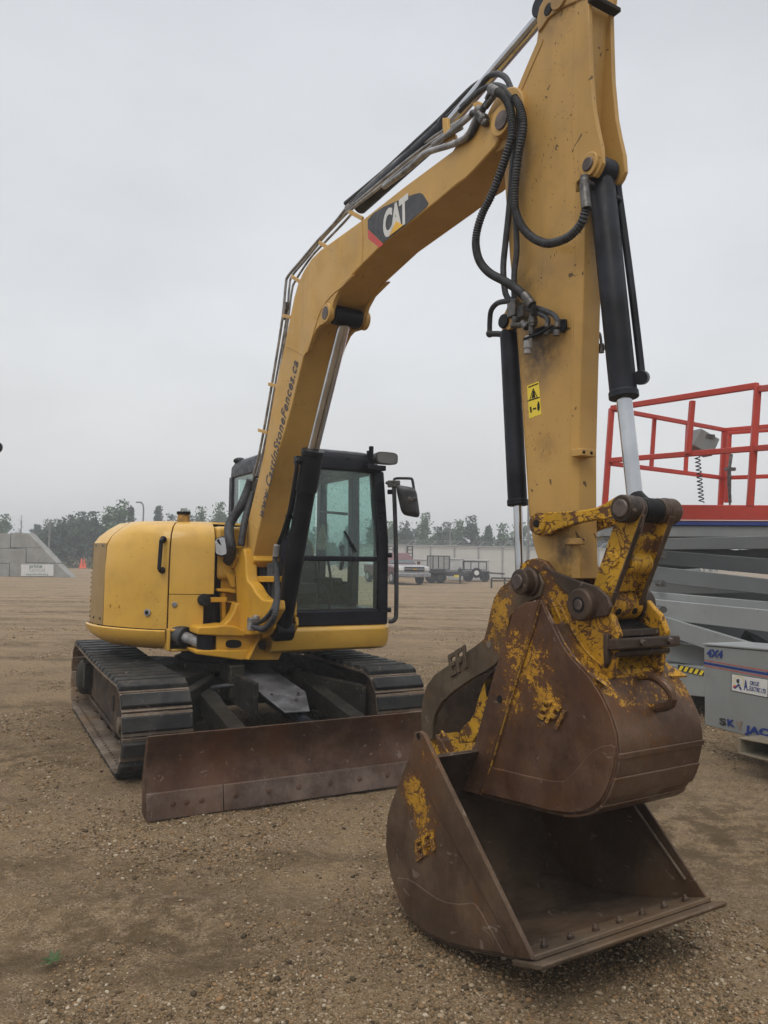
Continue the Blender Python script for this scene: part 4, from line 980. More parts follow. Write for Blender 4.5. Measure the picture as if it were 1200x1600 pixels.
# edge welds along the rear edge of the side plate
b = MB(); b.tube([bp(u+2.2, v, -W-.0005) for u, v in ((806, 515), (812, 590), (819, 700), (826, 807))], .003, 6)
b.tube([bp(u, v, -W-.0005) for u, v in ((848, 62), (846, 70), (832, 102), (811, 150))], .0035, 6)
b.builds('weld_seam', M['stickyel'], STK)
# ledges, small brackets
b = MB(); P = bp(897, 806*1., -W); q = bp(*zz(2, 648, 806), -W); b.box(q+LL*.03+BF.f*.03, LL*.045, BF.f*.03, (0, 0, .016)); b.build('hose_bracket', M['stickyel'], STK, bevel=.003)
b = MB()
for k in (0, .045): b.ball(q+LL*(.0+k)+BF.f*.06, .007)
b.builds('bracket_bolt', M['dark'], STK)
b = MB(); q = bp(896, 846, -W); b.box(q+BF.f*.01, LL*.012, BF.f*.05, (0, 0, .014)); b.build('stop_block', M['stickyel'], STK, bevel=.004)
# warning label
b = MB(); LB = b.prism([bp(*zz(2, u, v), -W-.001) for u, v in ((430, 489), (485, 467), (497, 621), (440, 643))], LL*.001).build('warning_label', M['labyel'], STK)
b = MB(); tri = [zz(2, 459, 497), zz(2, 482, 545), zz(2, 440, 560)]
tc_ = (sum(t[0] for t in tri)/3, sum(t[1] for t in tri)/3)
o_ = [bp(u, v, -W-.002) for u, v in tri]; i_ = [bp(tc_[0]+(u-tc_[0])*.74, tc_[1]+(v-tc_[1])*.74, -W-.002) for u, v in tri]
b.add(o_+i_, [(0, 1, 4, 3), (1, 2, 5, 4), (2, 0, 3, 5)])
b.prism([bp(*zz(2, u, v), -W-.002) for u, v in ((452, 548), (458, 512), (464, 512), (469, 542))], LL*.0004)
b.prism([bp(*zz(2, u, v), -W-.002) for u, v in ((431, 559), (489, 540), (490, 544), (431, 563))], LL*.0004)
b.prism([bp(*zz(2, u, v), -W-.002) for u, v in ((436, 493), (482, 475), (482, 480), (437, 498))], LL*.0004)
b.prism([bp(*zz(2, u, v), -W-.002) for u, v in ((478, 572), (488, 568), (490, 588), (488, 603), (480, 606), (478, 590))], LL*.0004)
b.prism([bp(*zz(2, u, v), -W-.002) for u, v in ((480, 563), (486, 561), (487, 568), (481, 570))], LL*.0004)
b.prism([bp(*zz(2, u, v), -W-.002) for u, v in ((456, 597), (463, 590), (463, 594), (468, 592), (468, 588), (475, 593), (468, 601), (468, 597), (463, 599), (463, 603))], LL*.0004)
b.prism([bp(*zz(2, u, v), -W-.002) for u, v in ((443, 588), (450, 586), (453, 612), (446, 615))], LL*.0002)
b.build('warning_symbols', M['dark'], LB)
# ------------------------------------------------------------------ thumb cylinder (rear side of the stick)
th0 = bp(790.5, 503, -.05); 
def cp(u, v, w=0.): return bp(u, v, w)
b = MB(); b.prism([bp(*zz('V', u, v), -W-.006) for u, v in ((560, 225), (520, 310), (490, 350), (486, 400), (500, 445), (530, 460), (570, 450), (605, 425), (660, 440), (660, 240), (600, 190))], LL*.02)
b.build('thumb_lug', M['stickyel'], STK, bevel=.003)
pinpx(*zz('V', 540, 375), -W-.02, -.0, .034, 'pin', M['black'], STK, ref=-W)
TCY = MB(); A_ = bp(*zz('V', 575, 490), -.05); B_ = bp(809, 790, -.05)
TCY.cyl(A_, B_, .046, n=28); TCY.cyl(B_-(B_-A_)*.035, B_, .050, n=28); TCY.cyl(A_+(A_-B_)*.02, A_+(B_-A_)*.02, .040, n=28)
TC = TCY.build('thumb_cylinder', M['cyl'], EX, bevel=.004)
MB().cyl(B_, bp(812.5, 905, -.05), .021, n=24).build('rod', M['chrome'], TC)
# ------------------------------------------------------------------ bucket cylinder
A_ = ctr(922.6, 258, -W); E_ = bp(975, 622, 0); Aa = bp(940, 283, 0)
b = MB(); b.lathe(Aa, E_, [(0, .048), (.03, .056), (.97, .056), (.972, .061), (1, .061)], 36); BC = b.build('bucket_cylinder', M['cyl'], EX, bevel=.004)
b = MB(); b.cyl(A_-LL*.05, A_+LL*.05, .052, n=28); b.bar(A_, Aa+(E_-Aa)*.02, .07, .07, up=LL); b.build('cylinder_eye', M['cyl'], BC, bevel=.012)
Rb = bp(993, 786, 0); MB().cyl(E_, Rb, .032, n=30).build('rod', M['chrome'], BC)
b = MB(); b.tube([bp(966, 290, .06), bp(966.5, 300, .065), bp(975, 360, .07), bp(988, 460, .07), bp(1001, 570, .07), bp(1002, 590, .06), bp(995, 592, .02)], .016, 12); b.cyl(bp(1004, 590, .085), bp(1000, 590, .02), .03, n=18)
b.cyl(bp(960, 308, .02), bp(969, 313, .06), .012, n=10); b.build('oil_pipe', M['cyl'], BC, bevel=.003)
b = MB(); q = bp(*zz(1, 712, 950), -.10); b.cyl(q, q+LL*.09, .018, n=14); b.cyl(q+A3((0, 0, .03)), q-A3((0, 0, .03)), .020, n=14); b.build('elbow_fitting', M['fit'], BC, bevel=.004)
# ------------------------------------------------------------------ stick cylinder (along the top of the boom)
E2 = bp(700, 197, 0); S2 = bp(562, 322, 0); X2 = bp(856, 14, 0)
SC = MB().lathe(S2, E2, [(0, .055), (.97, .055), (.972, .062), (1, .062)], 30).build('stick_cylinder', M['cyl'], EX, bevel=.004)
b = MB(); b.cyl(E2, X2, .034, n=28); b.build('rod', M['chrome'], SC)
MB().cyl(X2-LL*.055, X2+LL*.055, .055, n=28).build('rod_eye', M['cyl'], SC, bevel=.004)
# ------------------------------------------------------------------ boom cylinder
R1 = ctr(510.5, 489.5, -.15); B1 = bp(489.5, 703, 0); B0 = bp(441, 985, 0)
b = MB(); b.lathe(B0, B1, [(0, .070), (.78, .070), (.782, .080), (.97, .080), (.972, .086), (1, .086)], 36); KC = b.build('boom_cylinder', M['black'], EX, bevel=.005)
R1c = R1
b = MB(); b.cyl(B1, R1c+(B1-R1c)*.05, .043, n=30); b.build('rod', M['chrome'], KC)
b = MB(); b.cyl(R1c-LL*.105, R1c+LL*.105, .066, n=32); b.build('rod_eye', M['black'], KC, bevel=.01)
b = MB(); b.cyl(B0-LL*.075, B0+LL*.075, .082, n=32); b.build('base_eye', M['black'], KC, bevel=.01)
b = MB(); b.tube([bp(*zz(6, u, v), -.10) for u, v in ((480, 130), (462, 140), (455, 200), (425, 380), (410, 440), (385, 520), (358, 590))], .016, 10)
b.tube([bp(*zz(6, u, v), -.06) for u, v in ((470, 225), (448, 330), (425, 440), (392, 560))], .010, 8)
b.box(bp(*zz(6, 470, 135), -.08), LL*.03, BF.f*.03, (0, 0, .03)); b.build('oil_pipe', M['black'], KC, bevel=.003)
b = MB(); b.bar(bp(*zz(6, 400, 440), -.1), bp(*zz(6, 440, 440), -.06), .02, .03); b.bar(bp(*zz(6, 375, 550), -.1), bp(*zz(6, 410, 550), -.06), .02, .03); b.builds('pipe_clamp', M['black'], KC)
# clamp hose down at the base
b = MB(); b.tube([bp(*zz('S', u, v), w_) for u, v, w_ in ((740, 110, -.12), (730, 200, -.12), (720, 290, -.12), (735, 420, -.13), (745, 620, -.16), (740, 820, -.22), (710, 980, -.25), (660, 1070, -.25), (580, 1140, -.25), (500, 1130, -.24), (450, 1110, -.23))], .020, 10, step=.009, corr=1.18)
HG = b.build('ribbed_hose', M['hose'], KC)
b = MB(); b.cyl(bp(*zz('S', 742, 90), -.122), bp(*zz('S', 725, 235), -.122), .024, n=14); b.build('hose_collar', M['pipe'], HG, bevel=.003)
b = MB(); b.tube([bp(*zz('S', u, v), w_) for u, v, w_ in ((750, 700, -.12), (700, 870, -.22), (620, 990, -.24), (540, 1050, -.24), (460, 1070, -.23))], .018, 10); b.build('hose', M['hose'], KC)
b = MB(); b.box(bp(*zz('S', 420, 1080), -.215), LL*.025, BF.f*.03, (0, 0, .05)); b.box(bp(*zz('S', 480, 1000), -.21), LL*.02, BF.f*.03, (0, 0, .018)); b.build('hose_block', M['pipe'], KC, bevel=.008)
# ------------------------------------------------------------------ swing post casting
def sp(u, v, w): return bp(*zz('S', u, v), w)
CW = -.19
cast = [(205, 110), (290, 110), (330, 150), (350, 280), (355, 460), (372, 540), (430, 600), (470, 680), (520, 740), (570, 775), (690, 785), (700, 900), (640, 1010), (560, 1130), (520, 1200), (400, 1225), (235, 1220), (225, 1000), (235, 820), (228, 600), (215, 440), (190, 390), (150, 380), (130, 330), (180, 200)]
P_ = MB().prism([sp(u, v, CW) for u, v in cast], LL*.10).build('swing_post', M['castyel'], EX, bevel=.014, seg=3)
# front web: lower half between near plate and cylinder ears
b = MB(); b.prism([sp(u, v, -.10) for u, v in ((355, 600), (570, 790), (700, 800), (700, 980), (560, 1160), (300, 1230), (300, 700))], LL*.20); b.build('post_web', M['castyel'], P_, bevel=.01)
b = MB(); b.prism([sp(u, v, .10) for u, v in ((270, 60), (340, 60), (390, 140), (400, 260), (400, 560), (600, 780), (700, 820), (700, 1000), (640, 1140), (560, 1250), (300, 1250), (280, 600))], LL*.07); b.build('far_cheek', M['castyel'], P_, bevel=.014)
# lower base: flanges, web with oval holes and the fillet into the upright
fb = .74
b = MB(); b.prism([us(u, v, fb) for u, v in ((-250, 1148), (-235, 1118), (-60, 1112), (80, 1094), (240, 1110), (400, 1195), (545, 1205), (395, 1240), (0, 1228), (-250, 1215))], bk*.26); b.build('upper_flange', M['castyel'], P_, bevel=.012, seg=3)
b = MB(); b.prism([us(u, v, fb) for u, v in ((-278, 1408), (440, 1408), (375, 1530), (290, 1532), (-275, 1458))], bk*.28); b.build('lower_flange', M['castyel'], P_, bevel=.010, seg=3)
b = MB(); b.prism([us(u, v, fb-.03) for u, v in ((-15, 1215), (530, 1210), (440, 1420), (-15, 1420))], bk*.06); b.build('base_web', M['castyel'], P_, bevel=.004)
b = MB(); b.prism([us(u, v, .62) for u, v in ((237, 815), (205, 920), (150, 1020), (80, 1080), (-60, 1105), (-60, 1150), (300, 1150), (300, 830))], bk*.14); b.build('fillet', M['castyel'], P_, bevel=.014, seg=3)
b = MB(); b.prism([us(u, v, .70) for u, v in ((530, 1215), (640, 1150), (780, 1190), (872, 1290), (765, 1530), (383, 1530), (455, 1400))], bk*.10)
b.prism([us(u, v, .80) for u, v in ((545, 1205), (560, 1215), (400, 1530), (378, 1530))], bk*.12)
b.build('cylinder_foot', M['castyel'], P_, bevel=.008)
def oval(cx, cy, rx, ry, b_, name, m, th=.0015):
    pl_ = [(cx+rx*math.copysign(abs(math.cos(q))**.7, math.cos(q)), cy+ry*math.copysign(abs(math.sin(q))**.8, math.sin(q))) for q in np.linspace(0, 6.283, 33)[:-1]]
    MB().prism([us(u, v, b_) for u, v in pl_], bk*th).build(name, m, P_)
    MB().loops([[us(cx+(u-cx)*k_, cy+(v-cy)*k_, b_+d_) for u, v in pl_] for k_, d_ in ((1.0, .001), (1.0, .008), (1.12, .008), (1.12, .001), (1.0, .001))], cap0=False, cap1=False).build('hole_rim', M['castyel'], P_, bevel=.002)
oval(200, 1330, 100, 52, fb-.027, 'oval_hole', M['dark']); oval(560, 1340, 44, 52, .703, 'oval_hole', M['dark'])
b = MB(); b.prism([sp(u, v, .09) for u, v in ((870, 1010), (930, 975), (970, 1000), (975, 1090), (940, 1180), (860, 1290), (820, 1250), (860, 1150))], LL*.03)
b.prism([sp(u, v, -.115) for u, v in ((600, 1040), (660, 1010), (700, 1040), (690, 1130), (650, 1210), (560, 1260), (545, 1200))], LL*.03)
b.builds('cylinder_ear', M['castyel'], P_, bevel=.008)
def oval(cx, cy, rx, ry, w_, name, m, th=.002):
    pl_ = [(cx+rx*math.copysign(abs(math.cos(q))**.7, math.cos(q)), cy+ry*math.copysign(abs(math.sin(q))**.8, math.sin(q))) for q in np.linspace(0, 6.283, 33)[:-1]]
    MB().prism([sp(u, v, w_) for u, v in pl_], LL*th).build(name, m, P_)
oval(200, 1342, 108, 62, CW+.0025, 'oval_hole', M['dark']); oval(560, 1345, 48, 58, -.087, 'oval_hole', M['dark'])
# front yellow ledge and hoses between
q0, q1 = sp(420, 480, -.10), sp(710, 560, -.10)
b = MB(); b.prism([sp(u, v, -.10) for u, v in ((415, 482), (712, 482), (712, 556), (432, 556))], LL*.2); b.build('cross_bar', M['castyel'], P_, bevel=.006)
b = MB()
for k in range(9):
    u = 440+k*33; b.tube([sp(u+random.uniform(-15, 15), 330, -.02+.02*(k % 3)), sp(u+8, 450, -.03+.02*(k % 3)), sp(u+12, 600, -.04+.02*(k % 2)), sp(u+30, 820, -.03)], .018, 8)
b.builds('inner_hose', M['hose'], P_)
b = MB(); b.prism([sp(u, v, .05) for u, v in ((380, 300), (760, 300), (760, 860), (420, 860))], LL*.05); b.build('inner_shadow_box', M['dark'], P_)  # dark panel added for the shade behind the hoses
# little tie link at the ear
b = MB(); b.prism([sp(u, v, CW-.02) for u, v in ((120, 340), (200, 205), (235, 205), (240, 250), (185, 385), (150, 400), (120, 380))], LL*.02); b.build('tie_link', M['castyel'], P_, bevel=.006)
b = MB(); P = sp(140, 350, CW-.02); b.cyl(P-LL*.02, P+LL*.02, .02, n=14); b.build('link_pin', M['steel'], P_, bevel=.002)
b = MB(); b.cyl(sp(345, 175, CW+.07), sp(345, 175, CW+.12), .055, n=24); b.build('foot_boss', M['castyel'], P_, bevel=.006)
# swing cylinder
s0 = up(*zz(5, 590, 655), .42); s1 = up(*zz(5, 690, 692), .62)
SW = MB().cyl(s0-(s1-s0)*.5, s0+(s1-s0)*.25, .085, n=24).build('swing_cylinder', M['greysteel'], EX, bevel=.004)
MB().cyl(s0, s1, .045, n=20).build('rod', M['pipe'], SW)
P = up(*zz(5, 712, 692), .66); MB().cyl(P-A3((0, 0, .068)), P+A3((0, 0, .068)), .072, n=24).build('rod_eye', M['black'], SW, bevel=.008)
# ------------------------------------------------------------------ boom pipes and hoses
PG = [[(540, 327), (520, 352), (497, 376), (470, 408), (450, 432), (446.5, 446), (441, 500), (425, 600), (407, 700), (396, 742)],
      [(546, 329), (530, 345), (505, 372), (478, 405), (456, 432), (452, 450), (447, 500), (430, 600), (412, 700), (399, 748)],
      [(552, 331), (536, 349), (512, 374), (486, 402), (462, 438), (456, 455), (450, 500), (434, 600), (415, 700), (402, 752)]]
for k, pl in enumerate(PG):
    b = MB(); b.tube([bp(u, v, -.10+.05*k) for u, v in pl], .009 if k else .011, 10); PP = b.build('steel_pipe', M['pipe'], BOOM)
for k, (dy, w_) in enumerate(((0, -.12), (-7, -.08), (-13, -.04), (-19, .02))):
    b = MB(); b.tube([bp(540, 334+dy*.5, w_), bp(600, 287+dy, w_), bp(650, 247+dy, w_), bp(690, 219+dy, w_), bp(708, 208+dy, w_), bp(722, 200+dy, w_)], .010, 10); b.build('steel_pipe', M['pipe'], BOOM)
b = MB(); b.tube([bp(600, 292, -.125), bp(640, 262, -.135), bp(665, 240, -.14), bp(700, 228, -.145), bp(716, 222, -.15), bp(731, 212, -.15), bp(740, 194, -.15), bp(745, 183, -.15)], .017, 12); b.build('bent_pipe', M['pipe'], BOOM)
b = MB(); b.tube([bp(*zz('T', u, v), -.14) for u, v in ((-20, 760), (60, 700), (150, 640), (250, 560), (330, 490), (345, 460))], .014, 10); b.build('bent_pipe', M['pipe'], BOOM)
for k, (w_, du) in enumerate(((.05, 0), (.09, 4), (.0, 8))):
    b = MB(); b.tube([bp(540+du, 318, w_), bp(600+du, 268, w_), bp(650+du, 222, w_), bp(690+du, 185, w_), bp(735+du, 140, w_*.5), bp(756+du, 126, 0)], .017, 10); b.build('hose', M['hose'], BOOM)
b = MB()
for u, v, du, dv in ((404, 672, 14, 4), (420, 600, 14, 4), (442, 493, 12, 3), (456, 432, 14, 9), (499, 379, 20, 12), (545, 330, 22, 12)):
    P = bp(u, v, -.12); Q = bp(u+du, v+dv, -.12); b.bar(P, Q, .026, .014, up=LL)
b.builds('pipe_clamp', M['boomyel'], BOOM, bevel=.002)
b = MB()
for u, v in ((444, 500), (446, 490), (448, 484)): b.cyl(bp(u, v, -.06), bp(u+2, v-12, -.06), .018, n=12)
for u, v in ((400, 742), (404, 748)): b.cyl(bp(u, v, -.06), bp(u-4, v+22, -.06), .022, n=12)
b.builds('pipe_fitting', M['fit'], BOOM, bevel=.002)
# yellow brackets near the boom tip
b = MB(); b.prism([bp(*zz('T', u, v), -.12) for u, v in ((65, 505), (110, 500), (118, 590), (180, 660), (190, 710), (150, 700), (80, 745), (78, 660), (68, 600))], LL*.02); b.build('hose_bracket', M['boomyel'], BOOM, bevel=.003)
b = MB(); b.prism([bp(*zz('T', u, v), -.14) for u, v in ((345, 370), (400, 345), (425, 360), (430, 470), (360, 490), (330, 470), (370, 420))], LL*.02); b.build('hose_bracket', M['boomyel'], BOOM, bevel=.003)
b = MB()
for u, v, r_ in ((410, 445, .03), (455, 520, .03), (350, 465, .02), (470, 550, .022)): b.ball(bp(*zz('T', u, v), -.15), r_, 8, 6)
b.cyl(bp(*zz('T', 400, 470), -.16), bp(*zz('T', 480, 540), -.14), .022, n=12); b.build('clamp_block', M['fit'], BOOM, bevel=.002)
# hoses hanging at the boom tip
def hose(pl, w_, r_, name='hose', ribbed=False, m='hose', crop=1):
    b = MB(); n = len(pl)
    pts = [bp(*zz(crop, u, v), (w_[0]+(w_[1]-w_[0])*i/(n-1)) if isinstance(w_, tuple) else w_) for i, (u, v) in enumerate(pl)]
    b.tube(pts, r_, 12 if ribbed else 10, step=.0062 if ribbed else None, corr=1.22 if ribbed else None); return b.build(name, M[m], EX if name == 'ribbed_hose' else STK)
hose([(225, 465), (285, 495), (322, 560), (332, 640), (330, 720), (300, 820), (262, 930), (220, 1030), (180, 1110), (152, 1200), (145, 1280), (165, 1360), (215, 1420), (290, 1462), (350, 1500), (400, 1545)], (-.16, -.18), .0175, 'ribbed_hose', True)
hose([(345, 510), (375, 560), (392, 640), (385, 720), (368, 800), (355, 900), (347, 1000), (350, 1090), (380, 1170), (430, 1230), (500, 1265), (560, 1262), (630, 1232), (690, 1170), (718, 1095)], (-.155, -.14), .0165, 'ribbed_hose', True)
hose([(70, 560), (150, 480), (200, 410), (250, 385), (300, 405), (330, 470), (350, 560), (352, 660), (340, 800), (330, 950), (315, 1120), (300, 1260), (288, 1400), (300, 1530), (330, 1570)], (-.05, -.12), .015)
hose([(60, 580), (160, 480), (230, 445), (290, 455), (330, 500), (365, 560), (372, 700), (358, 900), (352, 1100), (358, 1300), (345, 1420), (345, 1560)], (-.08, -.13), .014)
hose([(215, 520), (190, 555), (170, 600), (150, 640), (120, 700), (60, 740), (0, 755)], (-.15, -.14), .016)
hose([(0, 700), (60, 640), (120, 600)], (-.12, -.14), .015, m='pipe')
b = MB(); b.cyl(bp(*zz(1, 222, 462), -.16), bp(*zz(1, 262, 482), -.16), .024, n=14); b.cyl(bp(*zz(1, 235, 455), -.16), bp(*zz(1, 205, 520), -.15), .017, n=12); b.cyl(bp(*zz(1, 240, 500), -.15), bp(*zz(1, 195, 560), -.15), .015, n=12)
b.cyl(bp(*zz(1, 708, 960), -.13), bp(*zz(1, 722, 1090), -.14), .021, n=14); b.cyl(bp(*zz(1, 706, 935), -.12), bp(*zz(1, 712, 985), -.13), .017, n=14)
b.cyl(bp(*zz(1, 395, 1535), -.18), bp(*zz(1, 440, 1590), -.17), .022, n=14); b.builds('hose_ferrule', M['fit'], STK, bevel=.003)
# ------------------------------------------------------------------ valve cluster on the stick
VB = MB(); V = lambda u, v, w_=-.14: bp(*zz('V', u, v), w_)
VB.box(V(640, 270, -.12), LL*.035, BF.f*.028, (0, 0, .036)); VB.box(V(690, 300, -.11), LL*.03, BF.f*.04, (0, 0, .03)); VC = VB.build('valve_block', M['fit'], STK, bevel=.005)
b = MB()
def fit(p0, p1, r, n=6): b.cyl(V(*p0), V(*p1), r, n=n)
fit((800, 300), (795, 420), .019, 6); fit((785, 380), (785, 500), .015, 8); fit((795, 345), (795, 395), .024, 6)
fit((600, 410), (760, 400), .014, 10); fit((700, 385), (740, 430), .019, 6); fit((640, 330), (620, 420), .018, 8); fit((600, 180), (650, 185), .014, 10)
fit((935, 370), (930, 430), .013); fit((1025, 370), (1025, 430), .013); fit((925, 450), (925, 500), .014, 10); fit((1018, 455), (1015, 510), .014, 10)
b.builds('fitting', M['fit'], VC, bevel=.002)
b = MB(); b.cyl(V(757, 510), V(748, 680), .017, n=18); b.cyl(V(756, 540), V(752, 630), .021, n=18); b.build('quick_coupler', M['pipe'], VC, bevel=.003)
b = MB(); b.prism([V(u, v, -.10) for u, v in ((700, 530), (760, 545), (900, 480), (1040, 470), (1075, 475), (1100, 420), (1100, 350), (1050, 350), (1040, 410), (900, 410), (820, 440), (760, 520))], LL*.012)
b.prism([V(u, v, -.085) for u, v in ((1040, 350), (1100, 350), (1100, 440), (1070, 480), (1040, 460))], LL*.02); b.tube([V(710, 540, -.16), V(860, 485, -.16), V(980, 410, -.16)], .006, 8, smooth=False)
b.build('valve_bracket', M['black'], VC, bevel=.003)
b = MB(); b.tube([V(800, 240), V(870, 260), V(950, 290), (V(1010, 330)), V(1030, 380)], .012, 8); b.tube([V(740, 250), V(830, 290), V(900, 320), V(935, 350), V(935, 390)], .012, 8)
b.tube([V(795, 215, -.17), V(805, 260, -.16), V(800, 310, -.15)], .015, 8)
b.build('short_hoses', M['hose'], VC)
b = MB(); b.tube([V(600, 185, -.12), V(540, 185, -.12), V(460, 205, -.11), V(405, 270, -.10), (V(392, 370, -.09)), V(390, 480, -.08), ], .013, 10); b.tube([V(395, 490, -.08), V(470, 490, -.07), V(560, 500, -.05)], .015, 8, smooth=False); b.ball(V(392, 488, -.08), .02, 10, 6); b.build('hose', M['hose'], VC)
# small fitting on the far edge
b = MB(); q = bp(929, 520, W); b.tube([q, q+BF.f*.03+A3((0, 0, -.01)), q+BF.f*.04+A3((0, 0, -.06))], .006, 8); b.cyl(q+BF.f*.04-A3((0, 0, .06)), q+BF.f*.04-A3((0, 0, .10)), .013, n=8); b.bar(q+BF.f*.0-A3((0, 0, .08)), q+BF.f*.06-A3((0, 0, .08)), .012, .02); b.build('grease_fitting', M['fit'], STK)
# ================================================================== bucket linkage
PT = ctr(969, 794.5, -.155)          # upper link pin
PS = ctr(845.5, 818.5, -.11)         # idler pin on the stick
PB_ = ctr(919, 944.5, -.15)          # bucket link pin
PK = ctr(822, 909, -.19)             # stick tip / bucket pivot pin
Lk = lambda u, v, w_: bp(*zz('L', u, v), w_)
M['wornyel'] = rust('worn_link_paint', (.05, .032, .022), (.12, .075, .05), (.50, .275, .02), cover=.235, scale=9, thr=.55, metal=.2, rough=.5)
M['earpaint'] = rust('worn_ear_paint', (.06, .036, .026), (.13, .08, .055), (.52, .27, .018), cover=.245, scale=12, thr=.56, metal=.2, rough=.5)
M['padpaint'] = rust('worn_pad_paint', (.05, .032, .022), (.12, .08, .055), (.40, .22, .02), cover=.19, scale=30, thr=.56, metal=.3, rough=.45)
M['bead'] = rust('weld_rust', (.06, .035, .022), (.14, .08, .045), (.35, .19, .02), cover=.20, scale=30, thr=.56, metal=.2)
M['rustpin'] = rust('brown_steel', (.034, .024, .018), (.095, .064, .046), metal=.35, rough=.42)
b = MB()
def link(w_, near=True):
    pl = [(830, 812), (836, 803), (848, 801), (880, 799), (912, 797), (935, 792), (950, 783), (963, 775), (975, 775), (986, 784), (989, 796), (984, 808), (975, 814), (960, 814), (935, 811), (908, 816), (880, 824), (865, 831), (855, 837), (842, 838), (832, 829)]
    b.prism([bp(u, v, -.125)+LL*(w_) for u, v in pl], LL*.03)
link(0); link(.22)
LI = b.build('idler_link', M['wornyel'], EX, bevel=.005)
b = MB(); b.cyl(PS-LL*.138, PS-LL*.085, .05, n=28, hole=.0); b.cyl(PS+LL*.085, PS+LL*.135, .05, n=28); b.builds('boss', M['wornyel'], LI, bevel=.005)
MB().cyl(PS-LL*.141, PS+LL*.14, .017, n=16).build('pin', M['dark'], LI)
b = MB(); b.cyl(PT-LL*.152, PT-LL*.09, .055, n=32); b.cyl(PT+LL*.09, PT+LL*.152, .055, n=32); b.builds('link_collar', M['rustpin'], LI, bevel=.006)
b = MB(); b.cyl(PT-LL*.160, PT+LL*.165, .037, n=28); b.build('link_pin', M['steel'], LI, bevel=.006)
b = MB(); b.box(PT+LL*.175, LL*.02, BF.f*.012, (0, 0, .012)); b.cyl(PT+LL*.165, PT+LL*.185, .03, n=8); b.build('retainer_bolt', M['dark'], LI, bevel=.002)
b = MB(); b.cyl(PT-LL*.052, PT+LL*.052, .050, n=32); b.build('rod_eye', M['dark'], BC, bevel=.008)
b = MB(); q = Rb+(E_-Rb)*.07; b.lathe(q, PT, [(0, .033), (.5, .036), (1, .05)], 24); b.build('rod_end', M['dark'], BC, bevel=.004)
# H link between upper pin and bucket pin
b = MB(); d = PB_-PT; d/= np.linalg.norm(d); nn = np.cross(d, LL); nn /= np.linalg.norm(nn)
if nn@BF.f < 0: nn = -nn
for s in (-1, 1):
    q0 = PT+LL*s*.075; q1 = PB_+LL*s*.075
    b.prism([q0-nn*.055-d*.0, q0+nn*.06, q1+nn*.058, q1-nn*.052], LL*s*.022)
b.prism([PT+d*.10-nn*.03-LL*.076, PT+d*.10+nn*.035-LL*.076, PB_-d*.07+nn*.03-LL*.076, PB_-d*.07-nn*.03-LL*.076], LL*.152)
HL = b.build('connecting_link', M['wornyel'], EX, bevel=.005)
b = MB(); mid_ = PT+(PB_-PT)*.52; b.cyl(mid_-LL*.105, mid_+LL*.105, .032, n=24); b.cyl(mid_-LL*.06+nn*.03, mid_+LL*.06+nn*.03, .045, n=24); b.build('cross_tube', M['wornyel'], HL, bevel=.005)
b = MB()
for s in (-1, 1):
    q0 = PT+LL*s*.086+nn*.0595; q1 = PB_+LL*s*.086+nn*.0575; b.prism([q0-LL*.013, q0+LL*.013, q1+LL*.013, q1-LL*.013], nn*.004)
b.build('worn_edges', M['rustpin'], HL)
b = MB(); b.cyl(PT-LL*.088, PT-LL*.056, .052, n=32); b.cyl(PT+LL*.056, PT+LL*.088, .052, n=32); b.builds('top_bushing', M['rustpin'], HL, bevel=.004)
b = MB(); b.cyl(PB_-LL*.105, PB_+LL*.105, .066, n=32); b.build('lower_bushing', M['earpaint'], HL, bevel=.006)
b = MB(); 
for s in (-.04, .055):
    q = PB_+LL*s+nn*.055+A3((0, 0, -.0)); b.cyl(q, q+nn*.014, .014, n=12)
b.builds('bushing_hole', M['dark'], HL)
# ================================================================== digging bucket pinned to the stick
BW = .245
LN = -BW
side = [(845, 938), (824.5, 941), (806, 951), (797, 982), (787, 1012), (780, 1033), (769, 1074), (744.5, 1162), (723, 1227), (726, 1236), (750, 1243), (815, 1258), (860, 1269), (896, 1272.6), (927, 1266), (946, 1246), (958, 1215), (965, 1177), (962, 1148), (955, 1124), (944, 1098), (934, 1080), (919, 1057), (903, 1040), (890, 1026), (877, 1006), (862, 976), (853, 957)]
sideP = [bp(u, v, LN) for u, v in side]
rl = root_loc(EX)
def lp(u, v, w_): return bp(u, v, w_)-rl
M['bk_side'] = rust('bucket_side_rust', (.066, .034, .021), (.150, .086, .055), (.47, .24, .022), spots=((lp(835, 1045, LN), .36, .155), (lp(856, 1095, LN), .13, .14), (lp(815, 1010, LN), .22, .07), (lp(800, 1100, LN), .12, .11), (lp(777, 1180, LN), .14, .10)), scale=26, thr=.53, metal=.25, rough=.5)
M['bk_shell'] = rust('bucket_shell_rust', (.066, .039, .025), (.155, .100, .068), (.48, .25, .02), spots=((lp(950, 1050, -.1), .30, .30), (lp(1070, 1075, .25), .2, .14)), scale=30, thr=.50, metal=.4, rough=.42)
BK = MB().prism(sideP, LL*.022).build('digging_bucket', M['bk_side'], EX, bevel=.003)
MB().prism([p+LL*(2*BW-.022) for p in sideP], LL*.022).build('far_side', M['bk_side'], BK, bevel=.003)
shellpx = [(726, 1236), (750, 1243), (815, 1258), (860, 1269), (896, 1272.6), (927, 1266), (946, 1246), (958, 1215), (965, 1177), (962, 1148), (955, 1124), (944, 1098), (934, 1080), (919, 1057), (903, 1040), (890, 1026), (877, 1006), (862, 976)]
sh = spline([bp(u, v, LN)+LL*.006 for u, v in shellpx], .03)
b = MB(); b.loops([[p+(0 if k == 0 else LL*(2*BW-.012)) for p in sh] for k in (0, 1)], close=False, cap0=False, cap1=False)
SH = b.build('shell', M['bk_shell'], BK, solid=.014, sharp=60)
